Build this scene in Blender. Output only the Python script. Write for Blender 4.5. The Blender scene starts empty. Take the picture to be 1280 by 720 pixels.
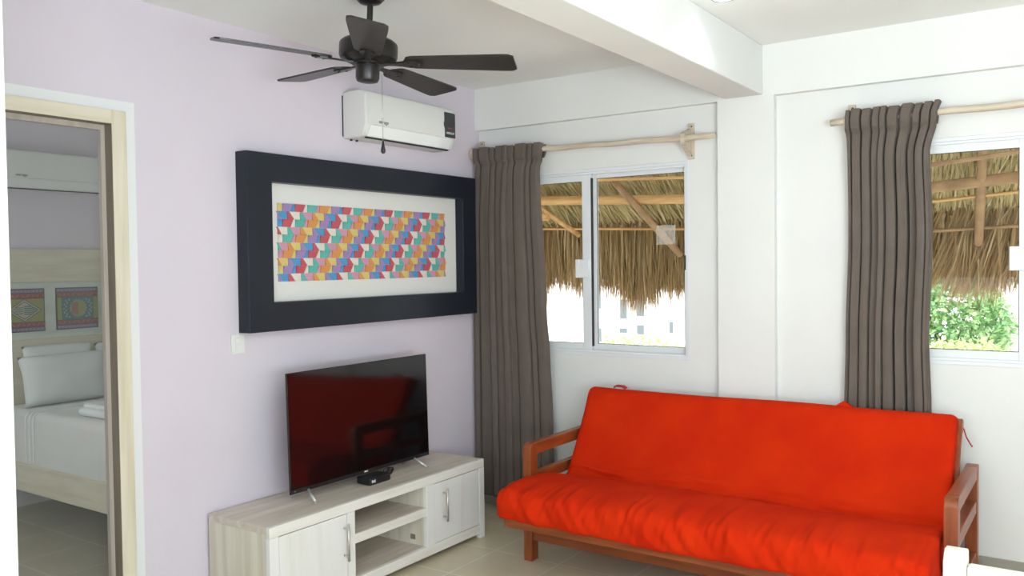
import bpy, bmesh, math, random
from mathutils import Vector, Matrix, noise

sc = bpy.context.scene
COL = sc.collection
PI = math.pi
rnd = random.Random(7)

# ---------------------------------------------------------------- materials
def mat(name, col, rough=0.6, metal=0.0, spec=0.5):
    m = bpy.data.materials.new(name); m.use_nodes = True
    b = m.node_tree.nodes['Principled BSDF']
    b.inputs['Base Color'].default_value = (*col, 1)
    b.inputs['Roughness'].default_value = rough
    b.inputs['Metallic'].default_value = metal
    b.inputs['Specular IOR Level'].default_value = spec
    return m

def nodes(m):
    nt = m.node_tree
    return nt, nt.nodes, nt.links, nt.nodes['Principled BSDF']

def noisy(name, c1, c2, scale=(6, 6, 6), rough=0.6, detail=6, lo=0.35, hi=0.65, bump=0.0, bscale=1.0, spec=0.5, nscale=1.0):
    """two colours mixed by stretched noise in object space, optional bump"""
    m = mat(name, c1, rough, 0, spec)
    nt, N, L, b = nodes(m)
    tc = N.new('ShaderNodeTexCoord'); mp = N.new('ShaderNodeMapping')
    mp.inputs['Scale'].default_value = scale
    nz = N.new('ShaderNodeTexNoise'); nz.inputs['Detail'].default_value = detail; nz.inputs['Scale'].default_value = nscale
    cr = N.new('ShaderNodeValToRGB')
    cr.color_ramp.elements[0].position = lo; cr.color_ramp.elements[0].color = (*c1, 1)
    cr.color_ramp.elements[1].position = hi; cr.color_ramp.elements[1].color = (*c2, 1)
    L.new(tc.outputs['Object'], mp.inputs['Vector']); L.new(mp.outputs['Vector'], nz.inputs['Vector'])
    L.new(nz.outputs['Fac'], cr.inputs['Fac']); L.new(cr.outputs['Color'], b.inputs['Base Color'])
    if bump:
        bp = N.new('ShaderNodeBump'); bp.inputs['Strength'].default_value = bump; bp.inputs['Distance'].default_value = 0.01
        n2 = N.new('ShaderNodeTexNoise'); n2.inputs['Scale'].default_value = bscale; n2.inputs['Detail'].default_value = 4
        L.new(tc.outputs['Object'], n2.inputs['Vector'])
        L.new(n2.outputs['Fac'], bp.inputs['Height']); L.new(bp.outputs['Normal'], b.inputs['Normal'])
    return m

M = {}
M['lav'] = noisy('lavender_plaster', (0.72, 0.655, 0.735), (0.75, 0.685, 0.76), (2, 2, 2), 0.85, bump=0.06, bscale=60, spec=0.2)
M['white'] = noisy('white_plaster', (0.80, 0.80, 0.78), (0.83, 0.83, 0.81), (2, 2, 2), 0.85, bump=0.05, bscale=50, spec=0.2)
M['ceil'] = noisy('ceiling_plaster', (0.91, 0.92, 0.90), (0.93, 0.94, 0.92), (1.5, 1.5, 1.5), 0.9, bump=0.05, bscale=45, spec=0.2)
M['paint'] = mat('white_door_border_paint', (0.82, 0.83, 0.84), 0.7)
M['skirt'] = noisy('grey_tile_skirting', (0.34, 0.31, 0.26), (0.38, 0.35, 0.30), (8, 8, 8), 0.5)
M['wash_x'] = noisy('whitewashed_wood', (0.78, 0.74, 0.67), (0.85, 0.83, 0.79), (30, 2.2, 30), 0.55, lo=0.3, hi=0.6, bump=0.08, bscale=40)
M['wash_z'] = noisy('whitewashed_wood_vertical', (0.79, 0.77, 0.73), (0.84, 0.83, 0.81), (18, 18, 1.6), 0.55, lo=0.3, hi=0.55, bump=0.08, bscale=40)
M['wash_top'] = noisy('whitewashed_wood_worn', (0.60, 0.52, 0.43), (0.76, 0.69, 0.60), (26, 2.0, 26), 0.5, lo=0.35, hi=0.65, bump=0.08, bscale=40)
M['wash_side'] = noisy('whitewashed_wood_side', (0.66, 0.60, 0.48), (0.79, 0.75, 0.65), (22, 22, 1.6), 0.55, lo=0.35, hi=0.62, bump=0.08, bscale=40)
M['rodwood'] = noisy('pale_limed_wood', (0.50, 0.41, 0.30), (0.66, 0.57, 0.45), (5, 60, 60), 0.6, lo=0.3, hi=0.6)
M['casing'] = noisy('cream_limed_wood', (0.66, 0.59, 0.44), (0.78, 0.72, 0.58), (30, 30, 2), 0.55, lo=0.3, hi=0.6)
M['casing_h'] = noisy('cream_limed_wood_horizontal', (0.66, 0.59, 0.44), (0.78, 0.72, 0.58), (30, 2, 30), 0.55, lo=0.3, hi=0.6)
M['chair'] = noisy('cream_limed_chair_wood', (0.58, 0.55, 0.47), (0.66, 0.64, 0.57), (12, 12, 3), 0.5, lo=0.3, hi=0.6)
M['stop'] = noisy('greyed_limed_wood', (0.44, 0.38, 0.33), (0.52, 0.46, 0.40), (30, 30, 2), 0.6)
M['jamb_shade'] = noisy('limed_wood_painted_shade', (0.20, 0.165, 0.125), (0.27, 0.225, 0.175), (20, 20, 2), 0.6)  # wood colour darkened to paint in the shade inside the casing
M['alu'] = mat('white_aluminium', (0.80, 0.82, 0.84), 0.35)
M['gasket'] = mat('dark_gasket', (0.02, 0.022, 0.028), 0.6)
M['steel'] = mat('brushed_steel', (0.62, 0.60, 0.58), 0.32, 1.0)
M['plastic'] = mat('white_plastic', (0.80, 0.81, 0.78), 0.35)
M['plastic_side'] = mat('white_plastic_body', (0.78, 0.77, 0.75), 0.45)
M['louver'] = mat('glossy_white_plastic', (0.83, 0.85, 0.84), 0.12)
M['display'] = mat('dark_display_plastic', (0.035, 0.035, 0.042), 0.3)
M['ltext'] = mat('light_print', (0.75, 0.75, 0.75), 0.5)
M['rtext'] = mat('red_print', (0.35, 0.04, 0.05), 0.5)
M['gtext'] = mat('dark_grey_print', (0.10, 0.10, 0.10), 0.5)
M['black'] = mat('satin_black_plastic', (0.012, 0.012, 0.014), 0.35)
M['screen'] = mat('glossy_black_screen', (0.004, 0.004, 0.005), 0.09, 0, 0.75)
M['silver'] = mat('silver_painted_metal', (0.62, 0.62, 0.62), 0.35, 0.6)
M['frame'] = noisy('navy_black_lacquer', (0.010, 0.014, 0.022), (0.014, 0.019, 0.029), (3, 3, 3), 0.42, bump=0.03, bscale=70, spec=0.35)
M['board'] = mat('white_mat_board', (0.80, 0.80, 0.76), 0.8)
for n, c in dict(Y=(0.70, 0.58, 0.20), P=(0.36, 0.25, 0.50), B=(0.09, 0.33, 0.60), R=(0.56, 0.10, 0.12), T=(0.12, 0.48, 0.42), O=(0.70, 0.30, 0.09), K=(0.66, 0.32, 0.44), W=(0.78, 0.74, 0.66)).items():
    M['mo_' + n] = mat('painted_paper_' + n, c, 0.7)
M['fan'] = mat('oil_rubbed_bronze', (0.022, 0.019, 0.018), 0.32, 0.25)
M['blade'] = noisy('dark_espresso_blade', (0.018, 0.016, 0.014), (0.036, 0.031, 0.027), (3, 40, 40), 0.34, lo=0.3, hi=0.7)
M['curtain'] = noisy('taupe_curtain_cloth', (0.142, 0.117, 0.100), (0.156, 0.129, 0.111), (9, 9, 9), 0.9, bump=0.04, bscale=350, spec=0.15)
M['sofa_wood'] = noisy('varnished_cedar', (0.19, 0.042, 0.011), (0.35, 0.088, 0.022), (4, 40, 40), 0.33, lo=0.3, hi=0.7)
M['sofa_wood_v'] = noisy('varnished_cedar_upright', (0.19, 0.042, 0.011), (0.35, 0.088, 0.022), (40, 40, 4), 0.33, lo=0.3, hi=0.7)
M['sofa_wood_y'] = noisy('varnished_cedar_arm', (0.19, 0.042, 0.011), (0.35, 0.088, 0.022), (40, 4, 40), 0.33, lo=0.3, hi=0.7)
M['futon'] = noisy('orange_red_cotton', (0.58, 0.021, 0.003), (0.64, 0.029, 0.003), (5, 5, 5), 0.9, bump=0.07, bscale=220, spec=0.08)
M['tie'] = mat('red_cotton_tape', (0.45, 0.02, 0.015), 0.85)
M['sheet'] = noisy('white_bed_linen', (0.70, 0.70, 0.68), (0.76, 0.76, 0.74), (4, 4, 4), 0.9, bump=0.1, bscale=14)
M['stripe'] = mat('white_satin_stripe', (0.90, 0.90, 0.90), 0.5)
M['pillow'] = noisy('white_pillow_cotton', (0.74, 0.77, 0.76), (0.79, 0.81, 0.80), (4, 4, 4), 0.9, bump=0.12, bscale=12)
M['bedwood'] = noisy('cream_limed_bed_wood', (0.62, 0.56, 0.42), (0.74, 0.69, 0.56), (3, 3, 26), 0.6, lo=0.3, hi=0.65)
M['bedpanel'] = noisy('pale_green_limed_wood', (0.58, 0.64, 0.58), (0.70, 0.74, 0.68), (20, 2, 20), 0.6)
M['bulb'] = mat('lamp_glass', (1, 1, 1), 0.4)
_b = M['bulb'].node_tree.nodes['Principled BSDF']
_b.inputs['Emission Color'].default_value = (0.82, 0.93, 1.0, 1); _b.inputs['Emission Strength'].default_value = 5
M['ring'] = mat('polished_chrome', (0.45, 0.5, 0.55), 0.15, 1.0)
M['facade'] = noisy('white_facade_paint', (0.80, 0.80, 0.79), (0.84, 0.84, 0.83), (1, 1, 1), 0.8)
M['facade_win'] = mat('grey_window_glass', (0.16, 0.19, 0.20), 0.3)
M['ground'] = noisy('pale_concrete', (0.55, 0.54, 0.50), (0.66, 0.65, 0.61), (0.6, 0.6, 0.6), 0.9)
M['pole'] = noisy('peeled_log', (0.50, 0.26, 0.09), (0.68, 0.42, 0.17), (3, 30, 30), 0.6)
M['rafter'] = noisy('brown_rafter_pole', (0.26, 0.15, 0.07), (0.40, 0.25, 0.12), (10, 10, 10), 0.7)
M['bark'] = noisy('tree_bark', (0.14, 0.10, 0.06), (0.22, 0.16, 0.10), (9, 9, 3), 0.9)
M['soffit'] = noisy('packed_palm_thatch', (0.17, 0.12, 0.055), (0.30, 0.22, 0.11), (30, 30, 30), 0.95)
M['hut_thatch'] = noisy('bleached_thatch', (0.72, 0.68, 0.60), (0.82, 0.79, 0.72), (12, 12, 30), 0.95)
M['tape'] = mat('terracotta_glaze', (0.55, 0.22, 0.10), 0.5)

def island_mat(name, cols, rough=0.8, trans=0.0):
    """each loose piece of the mesh takes its own tone"""
    m = mat(name, cols[0], rough, 0, 0.2)
    nt, N, L, b = nodes(m)
    g = N.new('ShaderNodeNewGeometry'); cr = N.new('ShaderNodeValToRGB')
    els = cr.color_ramp.elements
    while len(els) < len(cols): els.new(0.5)
    for i, c in enumerate(cols):
        els[i].position = i / (len(cols) - 1); els[i].color = (*c, 1)
    L.new(g.outputs['Random Per Island'], cr.inputs['Fac']); L.new(cr.outputs['Color'], b.inputs['Base Color'])
    if trans:
        out = N['Material Output']; t = N.new('ShaderNodeBsdfTranslucent'); mx = N.new('ShaderNodeMixShader')
        mx.inputs['Fac'].default_value = trans
        L.new(cr.outputs['Color'], t.inputs['Color']); L.new(b.outputs['BSDF'], mx.inputs[1]); L.new(t.outputs['BSDF'], mx.inputs[2])
        L.new(mx.outputs['Shader'], out.inputs['Surface'])
    return m
M['straw'] = island_mat('dry_palm_straw', [(0.16, 0.09, 0.035), (0.46, 0.31, 0.14), (0.28, 0.17, 0.07), (0.66, 0.51, 0.29)], 0.8, 0.30)
M['straw_in'] = island_mat('golden_palm_straw', [(0.30, 0.22, 0.09), (0.66, 0.53, 0.25), (0.45, 0.34, 0.15), (0.76, 0.66, 0.38)], 0.8, 0.15)
M['leaf'] = island_mat('green_leaves', [(0.16, 0.34, 0.12), (0.34, 0.54, 0.24), (0.50, 0.66, 0.34), (0.22, 0.44, 0.24)], 0.7, 0.3)
M['leaf2'] = island_mat('yellow_green_leaves', [(0.48, 0.60, 0.24), (0.64, 0.72, 0.38), (0.72, 0.76, 0.48)], 0.7, 0.3)

def glass_mat(name, tint, rough, ior=1.13, haze=0.0, hazecol=(0.6, 0.6, 0.6)):
    m = bpy.data.materials.new(name); m.use_nodes = True
    nt = m.node_tree; N = nt.nodes; L = nt.links; N.clear()
    out = N.new('ShaderNodeOutputMaterial'); t = N.new('ShaderNodeBsdfTransparent'); g = N.new('ShaderNodeBsdfGlossy')
    t.inputs['Color'].default_value = (*tint, 1); g.inputs['Roughness'].default_value = rough
    fr = N.new('ShaderNodeFresnel'); fr.inputs['IOR'].default_value = ior
    mx = N.new('ShaderNodeMixShader'); L.new(fr.outputs['Fac'], mx.inputs['Fac'])
    L.new(t.outputs['BSDF'], mx.inputs[1]); L.new(g.outputs['BSDF'], mx.inputs[2])
    last = mx
    if haze:
        d = N.new('ShaderNodeBsdfDiffuse'); d.inputs['Color'].default_value = (*hazecol, 1)
        m2 = N.new('ShaderNodeMixShader'); m2.inputs['Fac'].default_value = haze
        L.new(mx.outputs['Shader'], m2.inputs[1]); L.new(d.outputs['BSDF'], m2.inputs[2]); last = m2
    L.new(last.outputs['Shader'], out.inputs['Surface'])
    return m
M['glass'] = glass_mat('window_glass', (0.97, 0.98, 0.98), 0.0)
M['doorglass'] = glass_mat('door_glass', (0.84, 0.86, 0.84), 0.0, ior=1.3, haze=0.05, hazecol=(0.55, 0.60, 0.58))
M['reflection_film'] = glass_mat('painted_reflection_film', (0.97, 0.97, 0.97), 0.1, haze=0.22, hazecol=(0.9, 0.87, 0.8))

def tile_mat(name, c1, c2, grout, size, x0, y0, rough=0.28):
    m = mat(name, c1, rough)
    nt, N, L, b = nodes(m)
    tc = N.new('ShaderNodeTexCoord'); mp = N.new('ShaderNodeMapping')
    mp.inputs['Location'].default_value = (-x0, -y0, 0)
    br = N.new('ShaderNodeTexBrick'); br.offset = 0; br.inputs['Scale'].default_value = 1.0
    br.inputs['Brick Width'].default_value = size; br.inputs['Row Height'].default_value = size
    br.inputs['Mortar Size'].default_value = 0.0034; br.inputs['Mortar Smooth'].default_value = 0.2
    br.inputs['Color1'].default_value = (*c1, 1); br.inputs['Color2'].default_value = (*c2, 1); br.inputs['Mortar'].default_value = (*grout, 1)
    L.new(tc.outputs['Object'], mp.inputs['Vector']); L.new(mp.outputs['Vector'], br.inputs['Vector'])
    nz = N.new('ShaderNodeTexNoise'); nz.inputs['Scale'].default_value = 3.5; nz.inputs['Detail'].default_value = 5
    L.new(tc.outputs['Object'], nz.inputs['Vector'])
    mx = N.new('ShaderNodeMix'); mx.data_type = 'RGBA'; mx.blend_type = 'MULTIPLY'; mx.inputs['Factor'].default_value = 0.35
    L.new(br.outputs['Color'], mx.inputs['A']); L.new(nz.outputs['Fac'], mx.inputs['B']); L.new(mx.outputs['Result'], b.inputs['Base Color'])
    return m
M['floor'] = tile_mat('beige_floor_tile', (0.80, 0.70, 0.50), (0.84, 0.74, 0.53), (0.97, 0.96, 0.92), 0.384, 0.594 - 0.384 * 20, -0.710 - 0.384 * 30)
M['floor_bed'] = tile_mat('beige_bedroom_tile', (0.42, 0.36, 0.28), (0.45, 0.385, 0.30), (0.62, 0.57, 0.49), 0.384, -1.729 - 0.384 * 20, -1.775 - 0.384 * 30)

# ---------------------------------------------------------------- geometry helpers
def B(): return bmesh.new()

def box(bm, x0, x1, y0, y1, z0, z1, bev=0.0, seg=2, mi=0, mtx=None):
    vs = [bm.verts.new((x, y, z)) for x in (x0, x1) for y in (y0, y1) for z in (z0, z1)]
    idx = [(0, 1, 3, 2), (4, 6, 7, 5), (0, 4, 5, 1), (2, 3, 7, 6), (0, 2, 6, 4), (1, 5, 7, 3)]
    fs = [bm.faces.new([vs[i] for i in f]) for f in idx]
    for f in fs: f.material_index = mi
    if bev:
        es = list({e for f in fs for e in f.edges})
        r = bmesh.ops.bevel(bm, geom=es, offset=bev, segments=seg, profile=0.5, affect='EDGES')
        vs = list({v for f in r['faces'] for v in f.verts} | {v for v in vs if v.is_valid})
        for f in r['faces']: f.material_index = mi
    if mtx is not None:
        for v in vs: v.co = mtx @ v.co
    return vs

def tube(bm, pts, r, n=12, cap=True, mi=0):
    """round tube along a polyline; r is a number or a list"""
    pts = [Vector(p) for p in pts]; k = len(pts)
    rs = r if isinstance(r, (list, tuple)) else [r] * k
    rings = []; up = None
    for i, p in enumerate(pts):
        d = (pts[min(i + 1, k - 1)] - pts[max(i - 1, 0)]).normalized()
        if up is None:
            up = Vector((0, 0, 1)) if abs(d.z) < 0.9 else Vector((1, 0, 0))
        a = d.cross(up).normalized(); b = a.cross(d).normalized(); up = b
        rings.append([bm.verts.new(p + (a * math.cos(t) + b * math.sin(t)) * rs[i]) for t in [2 * PI * j / n for j in range(n)]])
    for i in range(k - 1):
        for j in range(n):
            f = bm.faces.new((rings[i][j], rings[i][(j + 1) % n], rings[i + 1][(j + 1) % n], rings[i + 1][j])); f.material_index = mi; f.smooth = True
    if cap:
        f = bm.faces.new(rings[0]); f.material_index = mi
        f = bm.faces.new(list(reversed(rings[-1]))); f.material_index = mi
    return [v for rg in rings for v in rg]

def lathe(bm, prof, n=40, c=(0, 0, 0), mtx=None, mi=0):
    """profile [(r, z)] spun about z"""
    rings = []
    for r, z in prof:
        if r < 1e-5: rings.append([bm.verts.new((c[0], c[1], c[2] + z))])
        else: rings.append([bm.verts.new((c[0] + r * math.cos(2 * PI * j / n), c[1] + r * math.sin(2 * PI * j / n), c[2] + z)) for j in range(n)])
    for a, b in zip(rings[:-1], rings[1:]):
        for j in range(n):
            q = [a[j % len(a)], a[(j + 1) % len(a)], b[(j + 1) % len(b)], b[j % len(b)]]
            q = list(dict.fromkeys(q))
            if len(q) > 2:
                f = bm.faces.new(q); f.material_index = mi; f.smooth = True
    vs = [v for rg in rings for v in rg]
    if mtx is not None:
        for v in vs: v.co = mtx @ v.co
    return vs

def prism(bm, poly, axis, a, b, mi=0, bev=0.0):
    """polygon (2D) extruded along an axis 'x','y','z' from a to b"""
    def P(u, v, w):
        return {'x': (w, u, v), 'y': (u, w, v), 'z': (u, v, w)}[axis]
    v0 = [bm.verts.new(P(u, v, a)) for u, v in poly]; v1 = [bm.verts.new(P(u, v, b)) for u, v in poly]
    fs = [bm.faces.new(v0), bm.faces.new(list(reversed(v1)))]
    n = len(poly)
    for i in range(n): fs.append(bm.faces.new((v0[i], v1[i], v1[(i + 1) % n], v0[(i + 1) % n])))
    for f in fs: f.material_index = mi
    if bev:
        es = list({e for f in fs for e in f.edges})
        bmesh.ops.bevel(bm, geom=es, offset=bev, segments=2, profile=0.5, affect='EDGES')
    return v0 + v1

def obj(name, bm, m, parent=None, smooth=None):
    me = bpy.data.meshes.new(name)
    bmesh.ops.recalc_face_normals(bm, faces=bm.faces)
    bm.to_mesh(me); bm.free()
    for mm in (m if isinstance(m, (list, tuple)) else [m]): me.materials.append(mm)
    o = bpy.data.objects.new(name, me); COL.objects.link(o)
    if smooth:
        for p in me.polygons: p.use_smooth = True
        try: me.set_sharp_from_angle(angle=smooth)
        except Exception: pass
    if parent is not None:
        o.parent = parent
        o.matrix_parent_inverse = Matrix.Translation(-wloc(parent))
    return o

def wloc(o):
    v = Vector(o.location)
    return v

def sub(name, bm, m, parent, smooth=None):
    """sub-part: parent is a part whose mesh is in world space at the thing's offset"""
    o = obj(name, bm, m, None, smooth)
    o.parent = parent
    return o

def tag(o, label, cat=None, group=None, kind=None):
    o['label'] = label
    if cat: o['category'] = cat
    if group: o['group'] = group
    if kind: o['kind'] = kind
    return o

def thing(name, loc, label, cat, group=None):
    o = bpy.data.objects.new(name, None); COL.objects.link(o)
    o.location = loc; o.empty_display_size = 0.1
    return tag(o, label, cat, group)

def struct(name, bm, m, label, cat, parent=None, smooth=None):
    o = obj(name, bm, m, parent, smooth)
    if parent is None: tag(o, label, cat, kind='structure')
    return o

def text_bm(body, size, mtx, depth=0.0006, bold=0.0):
    cu = bpy.data.curves.new('lettering', 'FONT'); cu.body = body; cu.size = size; cu.extrude = depth; cu.offset = bold
    cu.align_x = 'CENTER'; cu.align_y = 'CENTER'
    o = bpy.data.objects.new('lettering', cu); COL.objects.link(o)
    dg = bpy.context.evaluated_depsgraph_get()
    me = bpy.data.meshes.new_from_object(o.evaluated_get(dg))
    bm = B(); bm.from_mesh(me); bm.transform(mtx)
    bpy.data.objects.remove(o); bpy.data.curves.remove(cu); bpy.data.meshes.remove(me)
    return bm

FACE_X = Matrix(((0, 0, 1, 0), (1, 0, 0, 0), (0, 1, 0, 0), (0, 0, 0, 1)))   # text facing +x, reading towards +y

def wall_holes(bm, u0, u1, z0, z1, t0, t1, holes, axis):
    """slab with rectangular holes; axis 'y': runs along x with thickness in y; 'x': runs along y with thickness in x"""
    us = sorted({u0, u1, *[h[0] for h in holes], *[h[1] for h in holes]})
    zs = sorted({z0, z1, *[h[2] for h in holes], *[h[3] for h in holes]})
    def solid(i, j):
        if i < 0 or j < 0 or i >= len(us) - 1 or j >= len(zs) - 1: return False
        cu, cz = (us[i] + us[i + 1]) / 2, (zs[j] + zs[j + 1]) / 2
        return not any(h[0] < cu < h[1] and h[2] < cz < h[3] for h in holes)
    def P(u, z, t): return (u, t, z) if axis == 'y' else (t, u, z)
    cache = {}
    def V(u, z, t):
        k = (u, z, t)
        if k not in cache: cache[k] = bm.verts.new(P(u, z, t))
        return cache[k]
    for i in range(len(us) - 1):
        for j in range(len(zs) - 1):
            if not solid(i, j): continue
            a, b, c, d = us[i], us[i + 1], zs[j], zs[j + 1]
            for t in (t0, t1): bm.faces.new((V(a, c, t), V(b, c, t), V(b, d, t), V(a, d, t)))
            if not solid(i - 1, j): bm.faces.new((V(a, c, t0), V(a, c, t1), V(a, d, t1), V(a, d, t0)))
            if not solid(i + 1, j): bm.faces.new((V(b, c, t0), V(b, c, t1), V(b, d, t1), V(b, d, t0)))
            if not solid(i, j - 1): bm.faces.new((V(a, c, t0), V(a, c, t1), V(b, c, t1), V(b, c, t0)))
            if not solid(i, j + 1): bm.faces.new((V(a, d, t0), V(a, d, t1), V(b, d, t1), V(b, d, t0)))

# ---------------------------------------------------------------- room shell
H = 2.547
XR, YB = 5.0, -6.5
DY0, DY1, DZ = -3.215, -2.408, 2.04          # door opening in the left wall
W1 = (0.17, 1.374, 0.953, 2.013)             # window 1: x0 x1 z0 z1
W2 = (2.335, 3.539, 1.003, 2.020)

bm = B(); box(bm, 0, XR + .15, YB - .1, 0.15, -0.12, 0); struct('floor', bm, M['floor'], 'beige tiled living room floor', 'floor')
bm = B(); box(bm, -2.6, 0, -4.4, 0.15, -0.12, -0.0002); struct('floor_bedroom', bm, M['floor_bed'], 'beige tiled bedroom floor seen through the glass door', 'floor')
bm = B(); box(bm, -2.6, XR + .15, YB - .1, 0.15, H, H + 0.15); struct('ceiling', bm, M['ceil'], 'pale grey plaster ceiling', 'ceiling')
bm = B(); wall_holes(bm, YB, 0.0, 0, H, -0.056, 0, [(DY0 - .03, DY1 + .03, 0, DZ + .03)], 'x')
struct('wall_left', bm, M['lav'], 'lavender plaster wall behind the television', 'wall')
bm = B(); wall_holes(bm, 0.0, XR, 0, H, 0.0, 0.15, [W1, W2], 'y')
struct('wall_window', bm, M['white'], 'white plaster wall with two sliding windows', 'wall')
bm = B(); wall_holes(bm, YB, 0.0, 0, H, XR, XR + 0.15, [(-6.3, -3.1, .4, 1.9)], 'x')
struct('wall_right', bm, M['white'], 'white plaster wall on the right, outside the view', 'wall')
bm = B(); wall_holes(bm, 0, XR, 0, H, YB - .1, YB, [(0.5, 4.5, .4, 1.9)], 'y')
struct('wall_back', bm, M['white'], 'white plaster wall behind the viewer with a wide opening', 'wall')
bm = B(); box(bm, 0, 1.19, -3.47, -3.35, 0, H, 0.006); struct('wall_partition', bm, M['white'], 'white wall end at the left edge, left of the glass door', 'wall')
# bedroom shell
bm = B(); box(bm, -2.55, -2.4, -4.4, 0.15, 0, H); struct('wall_bedroom_far', bm, M['lav'], 'lavender bedroom wall behind the headboard', 'wall')
bm = B(); wall_holes(bm, -2.4, -0.056, 0, H, 0.0, 0.15, [(-1.9, -0.7, 0.95, 2.02)], 'y'); struct('wall_bedroom_window', bm, M['white'], 'bedroom window wall, out of view', 'wall')
bm = B(); wall_holes(bm, -2.4, -0.056, 0, H, -4.4, -4.28, [(-1.9, -0.5, 0.95, 2.2)], 'y'); struct('wall_bedroom_side', bm, M['white'], 'bedroom side wall, out of view', 'wall')
# bond beams, column, ceiling beam
bm = B(); box(bm, 0, XR, -0.04, 0, 2.296, H); struct('trim_1', bm, M['white'], 'white plaster band running above both windows', 'trim')
bm = B(); box(bm, 1.5454, 1.8372, -0.04, 0, 0, 2.296); struct('trim_3', bm, M['white'], 'white plaster pilaster between the two windows', 'trim')
bm = B(); box(bm, 1.585, 1.781, YB, -0.04, 2.303, H, 0.006); struct('trim_4', bm, M['white'], 'white ceiling beam ending at the pilaster', 'beam')
# skirting
bm = B(); box(bm, 0, 1.5454, -0.012, 0, 0, 0.078, 0.002); struct('baseboard_window_left', bm, M['skirt'], 'grey tile skirting under the left curtain', 'skirting')
bm = B(); box(bm, 1.8372, XR, -0.014, 0, 0, 0.160, 0.002); struct('baseboard_window_right', bm, M['skirt'], 'grey tile skirting behind the right end of the sofa', 'skirting')
bm = B(); box(bm, 0, 0.012, -2.30, -0.013, 0, 0.078, 0.002); struct('baseboard_left', bm, M['skirt'], 'grey tile skirting behind the television stand', 'skirting')

# painted border round the door
bm = B()
prism(bm, [(-3.3, 0), (-2.300, 0), (-2.300, 2.136), (-3.3, 2.136), (-3.3, 2.09), (-2.346, 2.09), (-2.346, 0)], 'x', 0.0, 0.0012)
struct('trim_5', bm, M['paint'], 'white painted border around the wooden door casing', 'trim')

# ---------------------------------------------------------------- door
door = bpy.data.objects.new('door_1', None); COL.objects.link(door); door.location = (0, -2.8, 0)
tag(door, 'glass door in a cream limed wood casing, left of the television', 'door', kind='structure')
bm = B(); box(bm, 0.0, 0.022, DY1, -2.348, 0, 2.0925, 0.002); obj('casing_jamb', bm, M['casing'], door)
bm = B(); box(bm, 0.0, 0.022, -3.275, DY0, 0, 2.0925, 0.002); obj('casing_jamb', bm, M['casing'], door)
bm = B(); box(bm, 0.0, 0.022, DY0, DY1, 2.04, 2.0925, 0.002); obj('casing_head', bm, M['casing_h'], door)
bm = B(); box(bm, -0.027, 0.0205, DY1 - .0015, DY1 + .001, 0, DZ); box(bm, -0.027, 0.0205, DY0, DY1 - .002, DZ - .0015, DZ); box(bm, -0.052, 0.0, DY1, DY1 + .03, 0, DZ + .03); box(bm, -0.052, 0.0, DY0 - .03, DY0, 0, DZ + .03); box(bm, -0.052, 0.0, DY0, DY1, DZ, DZ + .03)  # thin dark front strips paint shade on the casing's inner sides
obj('jamb_lining_and_shade', bm, M['jamb_shade'], door)
bm = B(); box(bm, -0.050, -0.027, DY1 - .018, DY1, 0, DZ, .001); box(bm, -0.050, -0.027, DY0, DY0 + .018, 0, DZ, .001); box(bm, -0.050, -0.027, DY0 + .018, DY1 - .018, DZ - .022, DZ, .001)
obj('door_stop', bm, M['stop'], door)
bm = B(); box(bm, -0.060, -0.053, DY0 - .02, DY1 + .02, 0.005, DZ - .002); obj('glass_leaf', bm, M['doorglass'], door)
bm = B(); box(bm, -0.080, -0.072, DY0 - .02, -2.765, 0.005, DZ - .002); obj('glass_leaf', bm, M['doorglass'], door)

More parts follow.
